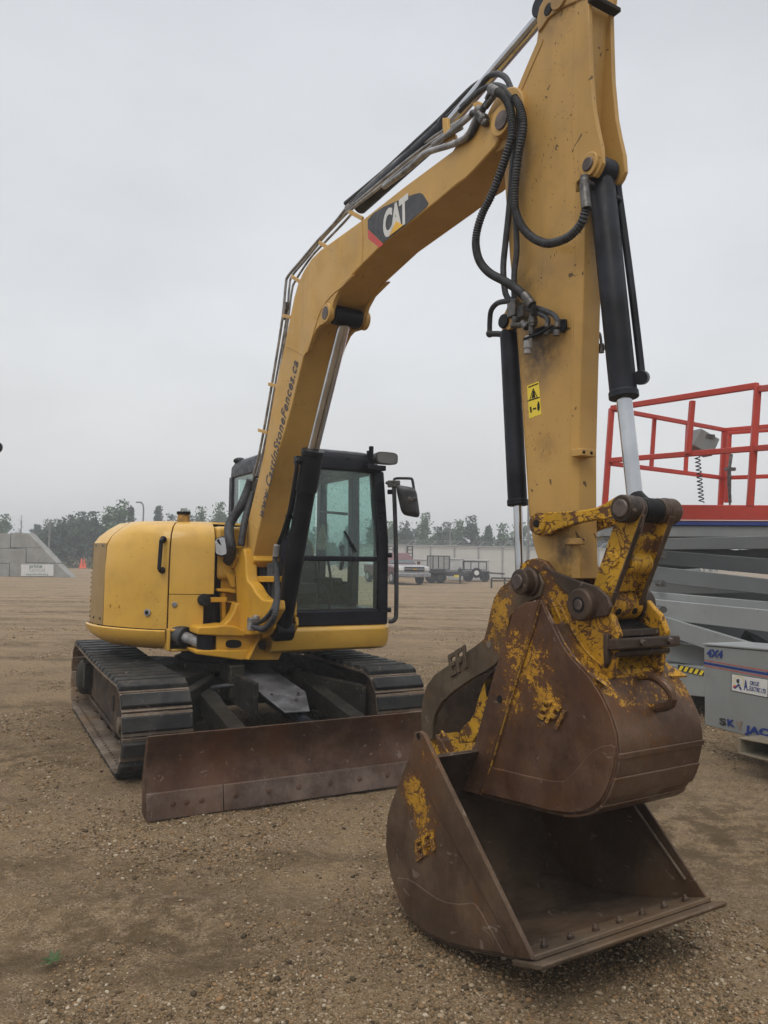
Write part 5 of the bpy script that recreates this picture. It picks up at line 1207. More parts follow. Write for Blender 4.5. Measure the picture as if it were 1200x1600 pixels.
# rolled lip of side plate and wear plates across the heel
_q = spline([bp(u, v, LN) for u, v in shellpx], .02)
def band(pA, pB, th, w0, w1, name, m):
    i0, i1 = sorted(int(np.argmin([np.linalg.norm(p-bp(*t_, LN)) for p in _q])) for t_ in (pA, pB))
    q = _q[i0:i1+1]; cen = bp(862, 1140, LN); up = []
    for i, p in enumerate(q):
        t = _q[i0+i+1]-_q[i0+i-1]; nr_ = np.cross(t, LL); nr_ /= np.linalg.norm(nr_)
        if nr_@(p-cen) < 0: nr_ = -nr_
        up.append(p+nr_*th)
    b = MB(); b.prism([p+LL*w0 for p in q]+[p+LL*w0 for p in up[::-1]], LL*(w1-w0)); return b.build(name, m, BK, bevel=.003)
band((965, 1174), (963, 1186), .012, .0, 2*BW, 'wear_strip', M['bk_shell']); band((959, 1212), (944, 1248), .012, .0, 2*BW, 'wear_strip', M['bk_shell']); band((935, 1259), (880, 1271), .012, 0, 2*BW, 'wear_strip', M['bk_shell'])
# side wear plate with raised edge (the curved line low on the side)
wp = [zz(4, 385, 262), zz(4, 420, 268), zz(4, 620, 312), zz(4, 680, 285), zz(4, 740, 215), zz(4, 790, 188), zz(4, 828, 192)]
wp = [(u, v) for u, v in wp]+[(961, 1190), (956, 1214), (944, 1243), (926, 1262), (896, 1269), (860, 1265.5), (815, 1254), (752, 1239)]
MB().prism(spline([bp(u, v, LN)-LL*.008 for u, v in wp], .02), LL*.010).build('side_wear_plate', M['bk_side'], BK, bevel=.003)
# side cutter bar along the mouth
sc_ = [(845, 938), (824.5, 941), (806, 951), (797, 982), (787, 1012), (769, 1074), (744.5, 1162), (723, 1227), (725, 1235), (752, 1242), (763, 1212), (786, 1135), (812, 1050), (833, 985)]
MB().prism([bp(u, v, LN)-LL*.012 for u, v in sc_], LL*.014).build('side_cutter', M['bk_side'], BK, bevel=.004)
b = MB(); P = bp(*zz('D', 592, 978), LN-.0125); b.cyl(P, P-LL*.0015, .019, n=6); P = bp(*zz('D', 592, 978), LN)-LL*.013; b.build('cutter_hole', M['dark'], BK)
b = MB(); b.tube([bp(u, v, LN)-LL*.004 for u, v in ((846, 942), (834, 984), (813, 1050), (787, 1135), (764, 1212), (753, 1242))], .006, 8); b.build('weld_bead', M['bead'], BK)
# raised maker's mark
def mark(P0, P1, up_, nrm, parent, name='makers_mark', m='markyel', hk=.62):
    """raised slanted block letters E F I on a surface"""
    P0, P1 = A3(P0), A3(P1); d = P1-P0; L_ = np.linalg.norm(d); d /= L_; nrm = A3(nrm); u_ = A3(up_); u_ = u_-d*(u_@d)-nrm*(u_@nrm); u_ /= np.linalg.norm(u_); H_ = L_*hk
    Q = lambda x, y: P0+d*L_*(x+.16*y)+u_*H_*y
    b = MB()
    E_ = [(0, 0), (.30, 0), (.30, .2), (.12, .2), (.12, .42), (.27, .42), (.27, .6), (.12, .6), (.12, .8), (.30, .8), (.30, 1), (0, 1)]
    F_ = [(.38, 0), (.50, 0), (.50, .36), (.64, .36), (.64, .56), (.50, .56), (.50, .8), (.68, .8), (.68, 1), (.38, 1)]
    I_ = [(.76, 0), (.88, 0), (.88, 1), (.76, 1)]
    for g_ in (E_, F_, I_): b.prism([Q(x, y)-nrm*.004 for x, y in g_], nrm*.014)
    return b.build(name, M[m], parent, bevel=.0015)
M['markyel'] = rust('mark_rust', (.08, .04, .025), (.15, .08, .05), (.46, .24, .02), cover=.225, scale=30, thr=.56)
mark(bp(*zz('D', 838, 1085), LN-.001), bp(*zz('D', 1000, 1195), LN-.001), bp(870, 1090)-bp(858, 1112), -LL, BK)
# top plate / ear block (yellow)
EA = -.155
ear = [(836, 872), (850, 876), (861, 890), (866, 905), (885, 922), (905, 930), (925, 925), (948, 955), (956, 963), (966, 992), (962, 1010), (955, 1060), (945, 1068), (920, 1052), (900, 1034), (880, 1008), (862, 974), (846, 945), (822, 930), (806, 905), (812, 884), (822, 875)]
b = MB(); b.prism([bp(u, v, EA) for u, v in ear], LL*.03); EN = b.build('ear_plate', M['earpaint'], BK, bevel=.005)
b = MB(); b.prism([bp(u, v, EA)+LL*.28 for u, v in ear], LL*.03); EF_ = b.build('ear_plate', M['earpaint'], BK, bevel=.005)
# dark brace between pins on near ear
br = [(846, 880), (868, 892), (905, 907), (935, 916), (953, 932), (958, 948), (952, 962), (925, 966), (903, 950), (900, 935), (888, 926), (872, 912), (862, 893)]
b = MB(); b.prism([bp(u, v, EA)+LL*-.014 for u, v in br], LL*.016); b.build('ear_brace', M['rustpin'], BK, bevel=.004)
b = MB(); b.cyl(PB_-LL*.205, PB_-LL*.115, .066, n=36); b.cyl(PB_+LL*.115, PB_+LL*.185, .066, n=36); b.builds('pin_boss', M['rustpin'], BK, bevel=.008)
MB().cyl(PB_-LL*.207, PB_-LL*.20, .032, n=26).build('pin_recess', M['dark'], BK)
MB().cyl(PB_-LL*.209, PB_+LL*.19, .022, n=22).build('pin', M['steel'], BK, bevel=.003)
b = MB(); b.lathe(PK-LL*.235, PK-LL*.12, [(0, .042), (.04, .056), (.45, .056), (.46, .064), (1, .064)], 36); b.lathe(PK+LL*.12, PK+LL*.2, [(0, .064), (.6, .064), (1, .05)], 36); b.builds('pivot_collar', M['rustpin'], BK, bevel=.006)
MB().cyl(PK-LL*.245, PK-LL*.23, .032, n=26).build('pivot_pin', M['steel'], BK, bevel=.004)
b = MB(); b.cyl(PK-LL*.115, PK+LL*.115, .062, n=30); b.build('stick_bushing', M['rustpin'], STK, bevel=.006)
# far round guard disc behind the stick tip
P = bp(925, 905, .14); b = MB(); b.prism([bp(u, v, .16) for u, v in ((903, 878), (918, 877), (932, 884), (943, 897), (948, 912), (948, 960), (905, 960))], LL*.02); b.build('far_guard', M['earpaint'], BK, bevel=.004)
# gusset ridge lines on the ear
b = MB(); b.tube([bp(u, v, EA)-LL*.002 for u, v in ((862, 935), (880, 975), (905, 1020), (935, 1050), (948, 1060))], .006, 8); b.tube([bp(u, v, EA)-LL*.002 for u, v in ((872, 938), (893, 980), (915, 1015), (940, 1040))], .004, 8); b.build('weld_bead', M['earpaint'], BK)
# near top gusset between ear and shell
b = MB(); gs = [(847, 946), (862, 974), (880, 1008), (900, 1034), (920, 1053), (945, 1070)]
b.loops([[bp(u, v, LN)+LL*.01 for u, v in gs], [bp(u, v-3, EA) for u, v in gs]], close=False, cap0=False, cap1=False); b.build('top_gusset', M['earpaint'], BK, solid=.01)
b = MB(); b.loops([[bp(u, v, LN)+LL*(2*BW-.01) for u, v in gs], [bp(u, v-3, EA)+LL*.31 for u, v in gs]], close=False, cap0=False, cap1=False); b.build('top_gusset', M['earpaint'], BK, solid=.01)
MB().prism([bp(u, v, EA)+LL*.0 for u, v in ((900, 1010), (948, 1050), (950, 1066), (920, 1052), (895, 1030))], LL*.31).build('mount_plate', M['earpaint'], BK, bevel=.004)
# wear pad on shell (yellow flaked)
band((948, 1108), (925, 1066), .008, .08, .42, 'pad_plate', M['padpaint'])
# bolted wedge block
q0 = Lk(250, 1300, -.17); 
b = MB(); b.prism([Lk(u, v, -.175) for u, v in ((262, 1275), (300, 1268), (345, 1272), (352, 1360), (300, 1372), (262, 1360))], LL*.37); WB = b.build('wedge_bar', M['rustpin'], BK, bevel=.006)
b = MB()
for u, v in ((465, 1318), (708, 1316)):
    P = bp(*zz('L', u, v), -.0); 
    fq = Lk(350, 1318, -.175); base_ = fq+LL*(((P-fq)@LL)); 
for s_ in (.135, .30):
    fq = Lk(350, 1318, -.175)+LL*s_; b.cyl(fq-nn*.01, fq+BF.f*.012, .014, n=6)
b.builds('wedge_bolt', M['steel'], WB, bevel=.002)
b = MB(); b.prism([Lk(u, v, -.155) for u, v in ((262, 1370), (330, 1375), (320, 1430), (262, 1435))], LL*.33); b.build('wedge_block', M['rustpin'], BK, bevel=.008)
b = MB()
for s_ in (-.175, .13): b.prism([Lk(u, v, -.175)+LL*(s_+.175) for u, v in ((222, 1235), (262, 1232), (262, 1470), (230, 1520), (225, 1400))], LL*.03)
b.builds('wedge_guide', M['rustpin'], BK, bevel=.004)
b = MB(); b.prism([Lk(u, v, -.12) for u, v in ((300, 1196), (345, 1196), (352, 1256), (300, 1262))], LL*.26); b.build('latch_bar', M['rustpin'], BK, bevel=.004)
b = MB(); b.prism([Lk(u, v, -.12) for u, v in ((150, 1120), (300, 1200), (300, 1420), (200, 1440))], LL*.24); b.build('inner_block', M['dark'], BK)
# lifting loop
hk = bp(*zz(3, 830, 985), -.02); b = MB(); b.tube([bp(*zz(3, 800, 985), .0), bp(*zz(3, 850, 975), .0)+nn*.03, bp(*zz(3, 890, 1020), .0)+nn*.07, bp(*zz(3, 890, 1080), .0)+nn*.07, bp(*zz(3, 870, 1130), .0)+nn*.03, bp(*zz(3, 850, 1150), .0)], .018, 10); b.build('lifting_loop', M['bk_shell'], BK)
# ------------------------------------------------------------------ thumb
thp = [zz('D', u, v) for u, v in ((760, 120), (700, 140), (650, 205), (600, 240), (555, 310), (530, 400), (510, 500), (488, 582), (440, 620), (300, 720), (160, 820), (110, 890), (85, 980), (75, 1080), (76, 1190), (100, 1250), (150, 1245), (150, 1150), (165, 1080), (210, 1000), (290, 925), (400, 850), (500, 795), (565, 750), (600, 700), (622, 640), (640, 540), (660, 440), (700, 380), (780, 340), (860, 300), (880, 220), (850, 150))]
M['thumb'] = rust('thumb_steel', (.070, .053, .036), (.155, .120, .082), (.42, .22, .02), spots=((lp(785, 950, -.15), .26, .22), (lp(770, 990, -.15), .22, .08), (lp(722, 1040, -.15), .08, .12)), scale=20, thr=.50, metal=.25, rough=.55)
TH = MB().prism([bp(u, v, -.165) for u, v in thp], LL*.025).build('thumb', M['thumb'], EX, bevel=.004)
b = MB(); tp2 = [bp(u, v, -.165)+LL*.30 for u, v in thp]; b.prism(tp2, LL*.025); b.build('far_plate', M['thumb'], TH, bevel=.004)
b = MB(); b.prism([bp(*zz('D', u, v), .02) for u, v in ((150, 1150), (165, 1080), (210, 1000), (300, 915), (400, 850), (500, 795), (600, 700), (640, 800), (600, 1000), (480, 1150), (320, 1220), (160, 1220))], LL*.02); b.build('inner_shade_plate', M['rustpin'], TH, bevel=.004)  # dark plate added for the shade inside the thumb opening
b = MB(); P = bp(*zz('D', 521, 617), -.166); b.cyl(P, P-LL*.001, .017, n=16); b.build('hole', simple('hole_light', (.16, .13, .10), .9), TH)
b = MB(); b.prism([bp(u, v, -.14) for u, v in ((668, 1157), (676, 1148), (690, 1158), (700, 1180), (690, 1190), (672, 1182))], LL*.29); b.build('tip_bar', M['wornyel'], TH, bevel=.006)
b = MB(); b.prism([bp(u, v, -.12) for u, v in zip([715, 722, 735, 742, 745, 752, 758, 772, 765, 752, 738, 716], [1152, 1136, 1124, 1112, 1096, 1076, 1062, 1050, 1110, 1140, 1160, 1162])], LL*.26); b.build('inner_web', M['wornyel'], TH, bevel=.006)
b = MB(); b.prism([bp(u, v, -.12) for u, v in ((757, 1064), (770, 1050), (772, 1080), (760, 1090))], LL*.24); b.build('inner_tube', M['dark'], TH)
MB().tube([bp(*zz('D', 205, 1235), -.155), bp(*zz('D', 215, 1195), -.155), bp(*zz('D', 235, 1225), -.155)], .008, 8).build('tip_tooth', M['earpaint'], TH)
mark(bp(*zz('D', 275, 835), -.167), bp(*zz('D', 400, 760), -.167), bp(696, 1020)-bp(703, 1040), -LL, TH, m='thumb')
# ================================================================== wide bucket standing on the ground
LBo = PZ(835, 1501, .20); LF = Fr((LBo[0], LBo[1]), 31); WL = .93
def qp(u, v, w_=0.): return LF.at(u, v, w_)
LB2 = thing('wide_bucket', LF.W(WL/2, -.5, 0), 'wide rusty bucket standing on the gravel with its open mouth facing forward', 'excavator bucket')
prof = [(657.5, 1142), (664, 1147), (835, 1500), (826, 1501), (788, 1493), (745, 1486), (702.5, 1476), (678, 1466), (657.5, 1453.5), (640, 1435), (626, 1413), (610, 1368), (602.6, 1323), (605.7, 1273.5), (621.5, 1228.5), (630, 1205), (637, 1188), (642, 1163), (650, 1144)]
lq = lambda u, v, w_=0.: qp(u, v, w_)-root_loc(LB2)
M['wb_side'] = rust('wide_bucket_side_rust', (.062, .038, .024), (.140, .092, .058), (.46, .24, .022), spots=((lq(646, 1240), .17, .25), (lq(665, 1300), .15, .15), (lq(662, 1325), .09, .10), (lq(672, 1180), .12, .12)), scale=24, thr=.52, metal=.2, rough=.55)
M['wb_in'] = rust('wide_bucket_inside', (.040, .027, .018), (.110, .076, .050), metal=.15, rough=.62)
M['wb_lip'] = rust('lip_dirt', (.065, .046, .030), (.15, .11, .074), metal=.15, rough=.62)
def fixz(P): return P
np_ = [qp(u, v) for u, v in prof]
mz = min(p[2] for p in np_)
MB().prism(np_, LF.l*.012).build('near_side', M['wb_side'], LB2, bevel=.003)
MB().prism([p+LF.l*(WL-.012) for p in np_], LF.l*.012).build('far_side', M['wb_side'], LB2, bevel=.004)
sh2 = spline([qp(u, v)+LF.l*.008 for u, v in prof[3:-2]], .04)
b = MB(); b.loops([sh2, [p+LF.l*(WL-.016) for p in sh2]], close=False, cap0=False, cap1=False); b.build('shell', M['wb_in'], LB2, solid=.016, sharp=60)
# cutting edge slab + bolt on blade
fl = qp(835, 1501); fdir_ = fl-qp(745, 1487); fdir_ /= np.linalg.norm(fdir_); fup = np.cross(LF.l, fdir_); fup = fup if fup[2] > 0 else -fup
b = MB(); b.prism([fl+LF.l*.0+fdir_*a+fup*z for a, z in ((-.13, -.002), (.005, -.002), (.005, .016), (-.13, .014))], LF.l*WL); b.build('lip_plate', M['wb_lip'], LB2, bevel=.004)
b = MB(); b.prism([fl-LF.l*.02+fdir_*a+fup*z for a, z in ((-.10, -.022), (.05, -.022), (.062, -.010), (.058, -.003), (-.10, -.0025))], LF.l*(WL+.04)); b.build('bolt_on_edge', M['wb_lip'], LB2, bevel=.005)
b = MB()
for k in range(7):
    P = fl+LF.l*(.09+k*(WL-.18)/6)+fdir_*-.045+fup*.014; b.lathe(P, P+fup*.030, [(0, .015), (.5, .015), (.51, .009), (.85, .008)], 7)
b.builds('edge_bolt', M['rustpin'], LB2, bevel=.002)
# near side wear plate + reinforcement fold + mark
b = MB(); b.prism([qp(u, v)-LF.l*.006 for u, v in ((622, 1371), (636, 1372), (650, 1379), (666, 1391), (682, 1402), (698, 1409), (716, 1412), (742, 1410), (752, 1423), (788, 1489), (745, 1482), (702.5, 1472), (678, 1462), (659, 1450), (642, 1432), (629, 1411))], LF.l*.008); b.build('side_wear_plate', M['wb_side'], LB2, bevel=.003)
b = MB(); b.prism([qp(u, v)-LF.l*.008 for u, v in ((657.5, 1142), (664, 1147), (835, 1500), (812, 1497), (642, 1190), (646, 1163), (650, 1144))], LF.l*.014); b.build('side_cutter', M['wb_side'], LB2, bevel=.004)
P = qp(*zz(4, 148, 155))-LF.l*.009; MB().cyl(P, P-LF.l*.0015, .014, n=16).build('ear_hole', M['dark'], LB2)
mark(qp(*zz(4, 140, 592))-LF.l*.001, qp(*zz(4, 212, 545))-LF.l*.001, qp(652, 1290)-qp(668, 1340), -LF.l, LB2, hk=.42)
# fold line inside far side plate and hanger block between the buckets
b = MB(); b.tube([np_[2]+LF.l*(WL-.024)+LF.f*-.10+A3((0, 0, .05)), np_[1]+LF.l*(WL-.024)+LF.f*-.10], .006, 6); b.build('fold_weld', M['wb_lip'], LB2)
# ================================================================== cab
def ub(a, b_, z): return UF.W(a, b_, z)
A0, A1, F0, R0 = .10, 1.115, .80, -.66; Z0, Z1 = .955, 2.44
CAB = MB(); CAB.fbox(UF, A0, A1, R0, F0, Z0, Z0+.13)
CB = CAB.build('cab', M['cabblk'], EX, bevel=.015)
# posts (front posts lean back a little at the top)
def post(a, b0, b1, w_, d_, name='post', z0=Z0+.13, z1=Z1-.14, da=0):
    b = MB(); b.loops([[ub(a+i*w_/2+(da if z > 2 else 0), bb_+j*d_/2, z) for i, j in ((-1, -1), (1, -1), (1, 1), (-1, 1))] for bb_, z in ((b0, z0), (b0*.5+b1*.5+.015, (z0+z1)/2), (b1, z1))]); return b.build(name, M['cabblk'], CB, bevel=.012)
post(A1-.055, F0-.045, F0-.10, .11, .09, 'front_post', da=-.035); post(A0+.045, F0-.045, F0-.10, .08, .09, 'front_post', da=.02)
post(A1-.035, .16, .14, .08, .10); post(A1-.035, R0+.05, R0+.06, .08, .10); post(A0+.03, R0+.05, R0+.06, .07, .10); post(A0+.02, .12, .10, .05, .07)
# roof
def rring(z, i): return [ub(a, b_, z) for a, b_ in ((A0+i, R0+i+.03), (A1-i-.03, R0+i+.03), (A1-i-.035, F0-.16-i), (A1-i-.12, F0-.07-i), (A0+i+.10, F0-.07-i), (A0+i, F0-.16-i))]
MB().loops([rring(Z1-.16, .0), rring(Z1-.05, .005), rring(Z1+.015, .04), rring(Z1+.035, .12)]).build('roof', M['cabblk'], CB, bevel=.02, seg=3)
b = MB(); b.fbox(UF, A0+.07, A1-.10, F0-.045, F0+.0, 1.50, 1.545); b.build('windshield_divider', M['cabblk'], CB, bevel=.01)
def pane(pts, name):
    q = [ub(*p) for p in pts]; n_ = np.cross(q[1]-q[0], q[3]-q[0]); n_ /= np.linalg.norm(n_); return MB().prism(q, n_*.006).build(name, M['glass'], CB, sharp=20)
pane(((A0+.06, F0-.02, 1.09), (A1-.10, F0-.02, 1.09), (A1-.10, F0-.02, 1.51), (A0+.06, F0-.02, 1.51)), 'lower_windshield')
pane(((A0+.06, F0-.03, 1.54), (A1-.10, F0-.03, 1.54), (A1-.13, F0-.09, 2.30), (A0+.07, F0-.09, 2.30)), 'upper_windshield')
pane(((A0+.01, F0-.1, 1.09), (A0+.01, R0+.1, 1.09), (A0+.01, R0+.1, 2.30), (A0+.01, F0-.14, 2.30)), 'side_window')
pane(((A1-.02, F0-.1, 1.5), (A1-.02, R0+.1, 1.5), (A1-.05, R0+.1, 2.30), (A1-.05, F0-.14, 2.30)), 'door_window')
pane(((A0+.1, R0+.03, 1.45), (A1-.1, R0+.03, 1.45), (A1-.1, R0+.04, 2.30), (A0+.1, R0+.04, 2.30)), 'rear_window')
b = MB(); b.fbox(UF, A0, A1, R0, R0+.05, Z0+.13, 1.50); b.build('rear_panel', M['cabblk'], CB)
b = MB(); b.fbox(UF, A1-.05, A1, R0, .1, Z0+.13, 1.3); b.build('door_panel', M['cabblk'], CB)
b = MB(); b.tube([ub(A1-.06, .05, 1.95), ub(A1-.06, -.6, 2.0)], .015, 6, smooth=False); b.build('window_bar', M['cabblk'], CB)
# inner frame corners of the glass
b = MB(); 
b.fbox(UF, A0+.05, A1-.09, F0-.035, F0-.015, 1.075, 1.10); b.build('sill_seal', M['rubber'], CB, bevel=.004)
# cab interior
seatm = simple('seat_fabric', (.022, .024, .026), .85, 0, .3)
b = MB(); b.fbox(UF, .38, .84, -.45, .05, 1.16, 1.28); b.build('seat_base', seatm, CB, bevel=.05, seg=3)
b = MB(); b.loops([[ub(a, b_, z) for a, b_ in ((x0, y0), (x1, y0), (x1, y0+.12), (x0, y0+.12))] for x0, x1, y0, z in ((.36, .80, -.48, 1.25), (.35, .80, -.50, 1.5), (.38, .76, -.53, 1.72), (.42, .72, -.54, 1.78))]); b.build('seat_back', seatm, CB, bevel=.05, seg=3)
b = MB(); b.fbox(UF, .48, .66, -.60, -.52, 1.80, 1.92); b.build('headrest', seatm, CB, bevel=.04, seg=3)
b = MB()
for a in (.28, .88): b.fbox(UF, a, a+.08, -.30, .20, 1.27, 1.34)
b.build('arm_console', M['black'], CB, bevel=.02)
b = MB()
for a in (.33, .93): b.tube([ub(a, .2, 1.42), ub(a, .24, 1.5), ub(a, .22, 1.6)], .018, 8); b.ball(ub(a, .22, 1.62), .03, 8, 6)
for a in (.54, .66): b.tube([ub(a, .55, 1.0), ub(a, .58, 1.3), ub(a, .5, 1.52)], .012, 8)
b.build('control_levers', M['black'], CB)
b = MB(); b.fbox(UF, .15, .30, .35, .60, 1.15, 1.55); b.build('side_console', M['black'], CB, bevel=.02)
MB().box(ub(.30, .45, 1.22), UF.l*.05, UF.f*.002, (0, 0, .05)).build('paper_card', M['white'], CB)
MB().box(ub(.36, .52, 1.62), UF.l*.07, UF.f*.02, (0, 0, .06)).build('monitor', M['black'], CB, bevel=.01)
clo = simple('rag_cloth', (.36, .33, .24), .9, 0, .3); b = MB(); c0 = ub(.70, .28, 1.70)
b.loops([[c0+A3((math.cos(q)*r_*(1+.35*math.sin(3*q+z_*9)), math.sin(q)*r_*.6, z_)) for q in np.linspace(0, 6.283, 15)[:-1]] for r_, z_ in ((.01, .13), (.02, .10), (.03, .02), (.04, -.06), (.03, -.10))]); b.build('hanging_rag', clo, CB)
# wiper, hinges, lamp
b = MB(); b.bar(ub(.80, F0-.01, 1.58), ub(.69, F0-.035, 1.76), .016, .014); b.build('wiper', M['black'], CB)
b = MB()
for z in (2.12, 1.56, 1.08): b.cyl(ub(A1-.01, F0-.03, z), ub(A1+.03, F0-.0, z), .022, n=12)
b.builds('hinge', M['cabblk'], CB, bevel=.004)
b = MB(); b.fbox(UF, .88, 1.06, F0-.09, F0+.02, 2.30, 2.345); b.tube([ub(.96, F0-.08, 2.34), ub(.96, F0-.08, 2.52)], .022, 10, smooth=False); b.tube([ub(.95, F0-.09, 2.34), ub(.93, F0-.09, 2.48)], .012, 8, smooth=False); LBk = b.build('lamp_bracket', M['cabblk'], CB, bevel=.006)
c0 = ub(1.04, F0+.02, 2.405); b = MB(); b.loops([[c0+UF.f*d_+UF.l*(x*s_)+A3((0, 0, z*s_)) for x, z in [(.11*math.copysign(abs(math.cos(q))**.5, math.cos(q)), .055*math.copysign(abs(math.sin(q))**.5, math.sin(q))) for q in np.linspace(0, 6.283, 25)[:-1]]] for d_, s_ in ((-.05, .6), (-.02, .95), (.05, 1))]); WLp = b.build('work_lamp', M['greysteel'], CB, bevel=.003)
b = MB(); b.loops([[c0+UF.f*d_+UF.l*(x*s_)+A3((0, 0, z*s_)) for x, z in [(.10*math.copysign(abs(math.cos(q))**.5, math.cos(q)), .048*math.copysign(abs(math.sin(q))**.5, math.sin(q))) for q in np.linspace(0, 6.283, 25)[:-1]]] for d_, s_ in ((.048, 1), (.058, .97))]); b.build('lens', simple('lamp_lens', (.10, .10, .095), .12), WLp)
b = MB(); b.ball(ub(.17, R0+.1, Z1+.02), .05, 10, 6, (1.3, 1, .7)); b.build('roof_knob', M['cabblk'], CB)
# mirror bar and mirror
def CP(u, v, d): return PD(*zz('C', u, v), d)
dm = float(ub(A1, F0, 0)[1])-.05
b = MB(); b.tube([CP(845, 330, dm), CP(870, 345, dm-.02), CP(905, 345, dm-.02)], .014, 8, smooth=False)
b.tube([CP(905, 335, dm), CP(918, 700, dm), CP(926, 1100, dm), CP(924, 1380, dm), CP(918, 1425, dm), CP(895, 1448, dm), CP(862, 1448, dm)], .020, 10, step=.03)
b.tube([CP(908, 345, dm), CP(907, 310, dm), CP(925, 297, dm), CP(1030, 297, dm-.1), CP(1052, 305, dm-.1), CP(1062, 350, dm-.1), CP(1075, 450, dm-.1)], .012, 8)
MBR = b.build('mirror_bar', M['greysteel'], CB)
b = MB(); b.box(CP(905, 342, dm), (.055, 0, 0), (0, .03, 0), (0, 0, .03)); b.build('bar_clamp', M['fit'], MBR, bevel=.008)
mc = CP(1022, 482, dm-.12); sx, sz = A3((.086, -.02, -.016)), A3((-.040, 0, .205)); sy = A3((.01, .03, 0))
def mring(k, dy): 
    o_ = []
    for q in np.linspace(0, 6.283, 33)[:-1]:
        x = math.copysign(abs(math.cos(q))**.38, math.cos(q)); z = math.copysign(abs(math.sin(q))**.38, math.sin(q)); o_.append(mc+sx*x*k*(1+.06*z)*1.0+sz*z*k*.64+A3((0, dy, 0)))
    return o_
b = MB(); b.loops([mring(.70, -.045), mring(.93, -.028), mring(1.0, -.005), mring(.98, .012)]); MR = b.build('mirror', M['greysteel'], CB, sharp=50)
b = MB(); P = CP(1052, 470, dm-.17); b.cyl(P, P+A3((0, .05, 0)), .04, n=18); b.bar(CP(1025, 470, dm-.18), CP(1095, 462, dm-.18), .02, .03); b.build('mirror_mount', M['fit'], MR, bevel=.004)
# front skirt beneath the cab
sk = MB(); n = 14; rows = []
cx = [(.02+(1.14-.02)*k/n) for k in range(n+1)]
prof_ = [(-.10, .75), (-.0, .752), (.04, .775), (.07, .84), (.075, .93), (.05, .955), (-.1, .955)]
for a in cx:
    cc = 0.0 if a < 1.0 else (a-1.0)/.14
    rows.append([ub(a, F0+d_-.10*cc**2, z+.0*cc) for d_, z in prof_])
sk.loops(rows); sk.build('cab_skirt', M['bodyyel'], EX, bevel=.006)
b = MB(); b.fbox(UF, 1.03, 1.13, -.6, F0-.10, .76, .955); b.build('side_skirt', M['bodyyel'], EX, bevel=.03)
b = MB(); b.fbox(UF, -.3, 1.05, -.6, .58, .77, .95); b.build('floor_frame', M['dark'], EX)
# black hoses between cab and hood feeding the boom
b = MB(); b.tube([bp(*zz(6, u, v), w_) for u, v, w_ in ((215, 240, -.08), (195, 300, -.1), (160, 380, -.16), (112, 450, -.22), (95, 500, -.26), (100, 560, -.28), (108, 620, -.26), (90, 680, -.22))], .040, 12); b.build('hose_sleeve', M['hose'], EX)
b = MB(); b.tube([bp(*zz(6, u, v), w_) for u, v, w_ in ((228, 280, -.05), (205, 370, -.1), (182, 450, -.15), (170, 520, -.18), (160, 590, -.2))], .030, 12); b.build('hose_sleeve', M['hose'], EX)
b = MB(); b.tube([bp(*zz(6, u, v), -.24) for u, v in ((60, 640), (80, 670), (100, 660), (112, 610))], .035, 12); b.build('hose_sleeve', M['hose'], EX)
# small round mirror on the hood front
P = PD(*zz(6, 60, 595), 6.35); b = MB(); b.lathe(P, P+A3((.01, .05, 0)), [(0, .075), (.3, .085), (1, .05)], 24); b.build('hood_mirror', M['black'], EX, sharp=50)
MB().cyl(P-A3((.003, .012, 0)), P, .074, n=24).build('hood_mirror_face', simple('mirror_face', (.5, .5, .5), .08, .9, .05), EX)
MB().tube([PD(*zz(6, 35, 560), 6.35), P], .012, 6, smooth=False).build('hood_mirror_arm', M['black'], EX)
# ================================================================== scissor lift
redp = paint('lift_red', (.44, .048, .030), chip=.3, dirt=.25, dirtc=(.2, .06, .04), scr=.3)
grp = paint('lift_grey', (.135, .145, .15), chip=.2, dirt=.25, dirtc=(.1, .09, .08), scr=.2); grl = paint('lift_grey_light', (.25, .265, .265), chip=.2, dirt=.2, dirtc=(.14, .13, .11), scr=.25)
blue = simple('stripe_blue', (.012, .035, .19), .45, 0, .1)
LFT = thing('scissor_lift', PD(1150, 1150, 7.4)*A3((1, 1, 0)), 'grey scissor lift with red guard rails and a white sticker on its engine box', 'scissor lift')
def zl(u, v, d): return PD(920+u*.3873, 580+v*.3875, d)
dL, dN_, dF = 8.7, 7.15, 9.9
RA = MB()
def rail(p, q, w_=.045, h_=.045): RA.bar(p, q, w_, h_)
Lt = zl(92, 150, dL); Lb = zl(64, 548, dL); Nt = zl(682, 58, dN_); Nb = zl(650, 545, dN_+.02)
Ft = zl(548, 237, dF); Fb = zl(531, 540, dF)
LN_ = lambda t: Lt+(Nt-Lt)*t
rail(Lt, Nt, .05, .06); rail(Lt, Lb, .06, .06); rail(Nt, Nb, .07, .06)
Lm = zl(80, 360, dL); Nm = zl(668, 312, dN_); rail(Lm, Nm, .045, .055)
rail(Nm, zl(1150, 275, 5.6), .045, .055)
rail(zl(418, 120, 7.75), zl(400, 335, 7.75), .06, .05)
rail(zl(685, 72, dN_), zl(1150, 20, 5.6), .05, .06)
# end rail L to F
rail(zl(92, 152, dL), Ft, .045, .05); rail(zl(85, 372, dL), zl(541, 430, dF), .045, .05); rail(Ft, Fb, .06, .06)
rail(zl(265, 190, 9.2), zl(252, 388, 9.2)); rail(zl(400, 215, 9.5), zl(390, 410, 9.5))
# far rail
rail(Ft, zl(1300, 175, 8.2), .045, .05); rail(zl(560, 250, dF-.1), zl(1300, 200, 8.1), .035, .04); rail(zl(541, 430, dF), zl(1300, 405, 8.2), .045, .05); rail(zl(566, 250, 9.8), zl(556, 530, 9.8), .06, .05)
RR = RA.build('guard_rails', redp, LFT, bevel=.006)
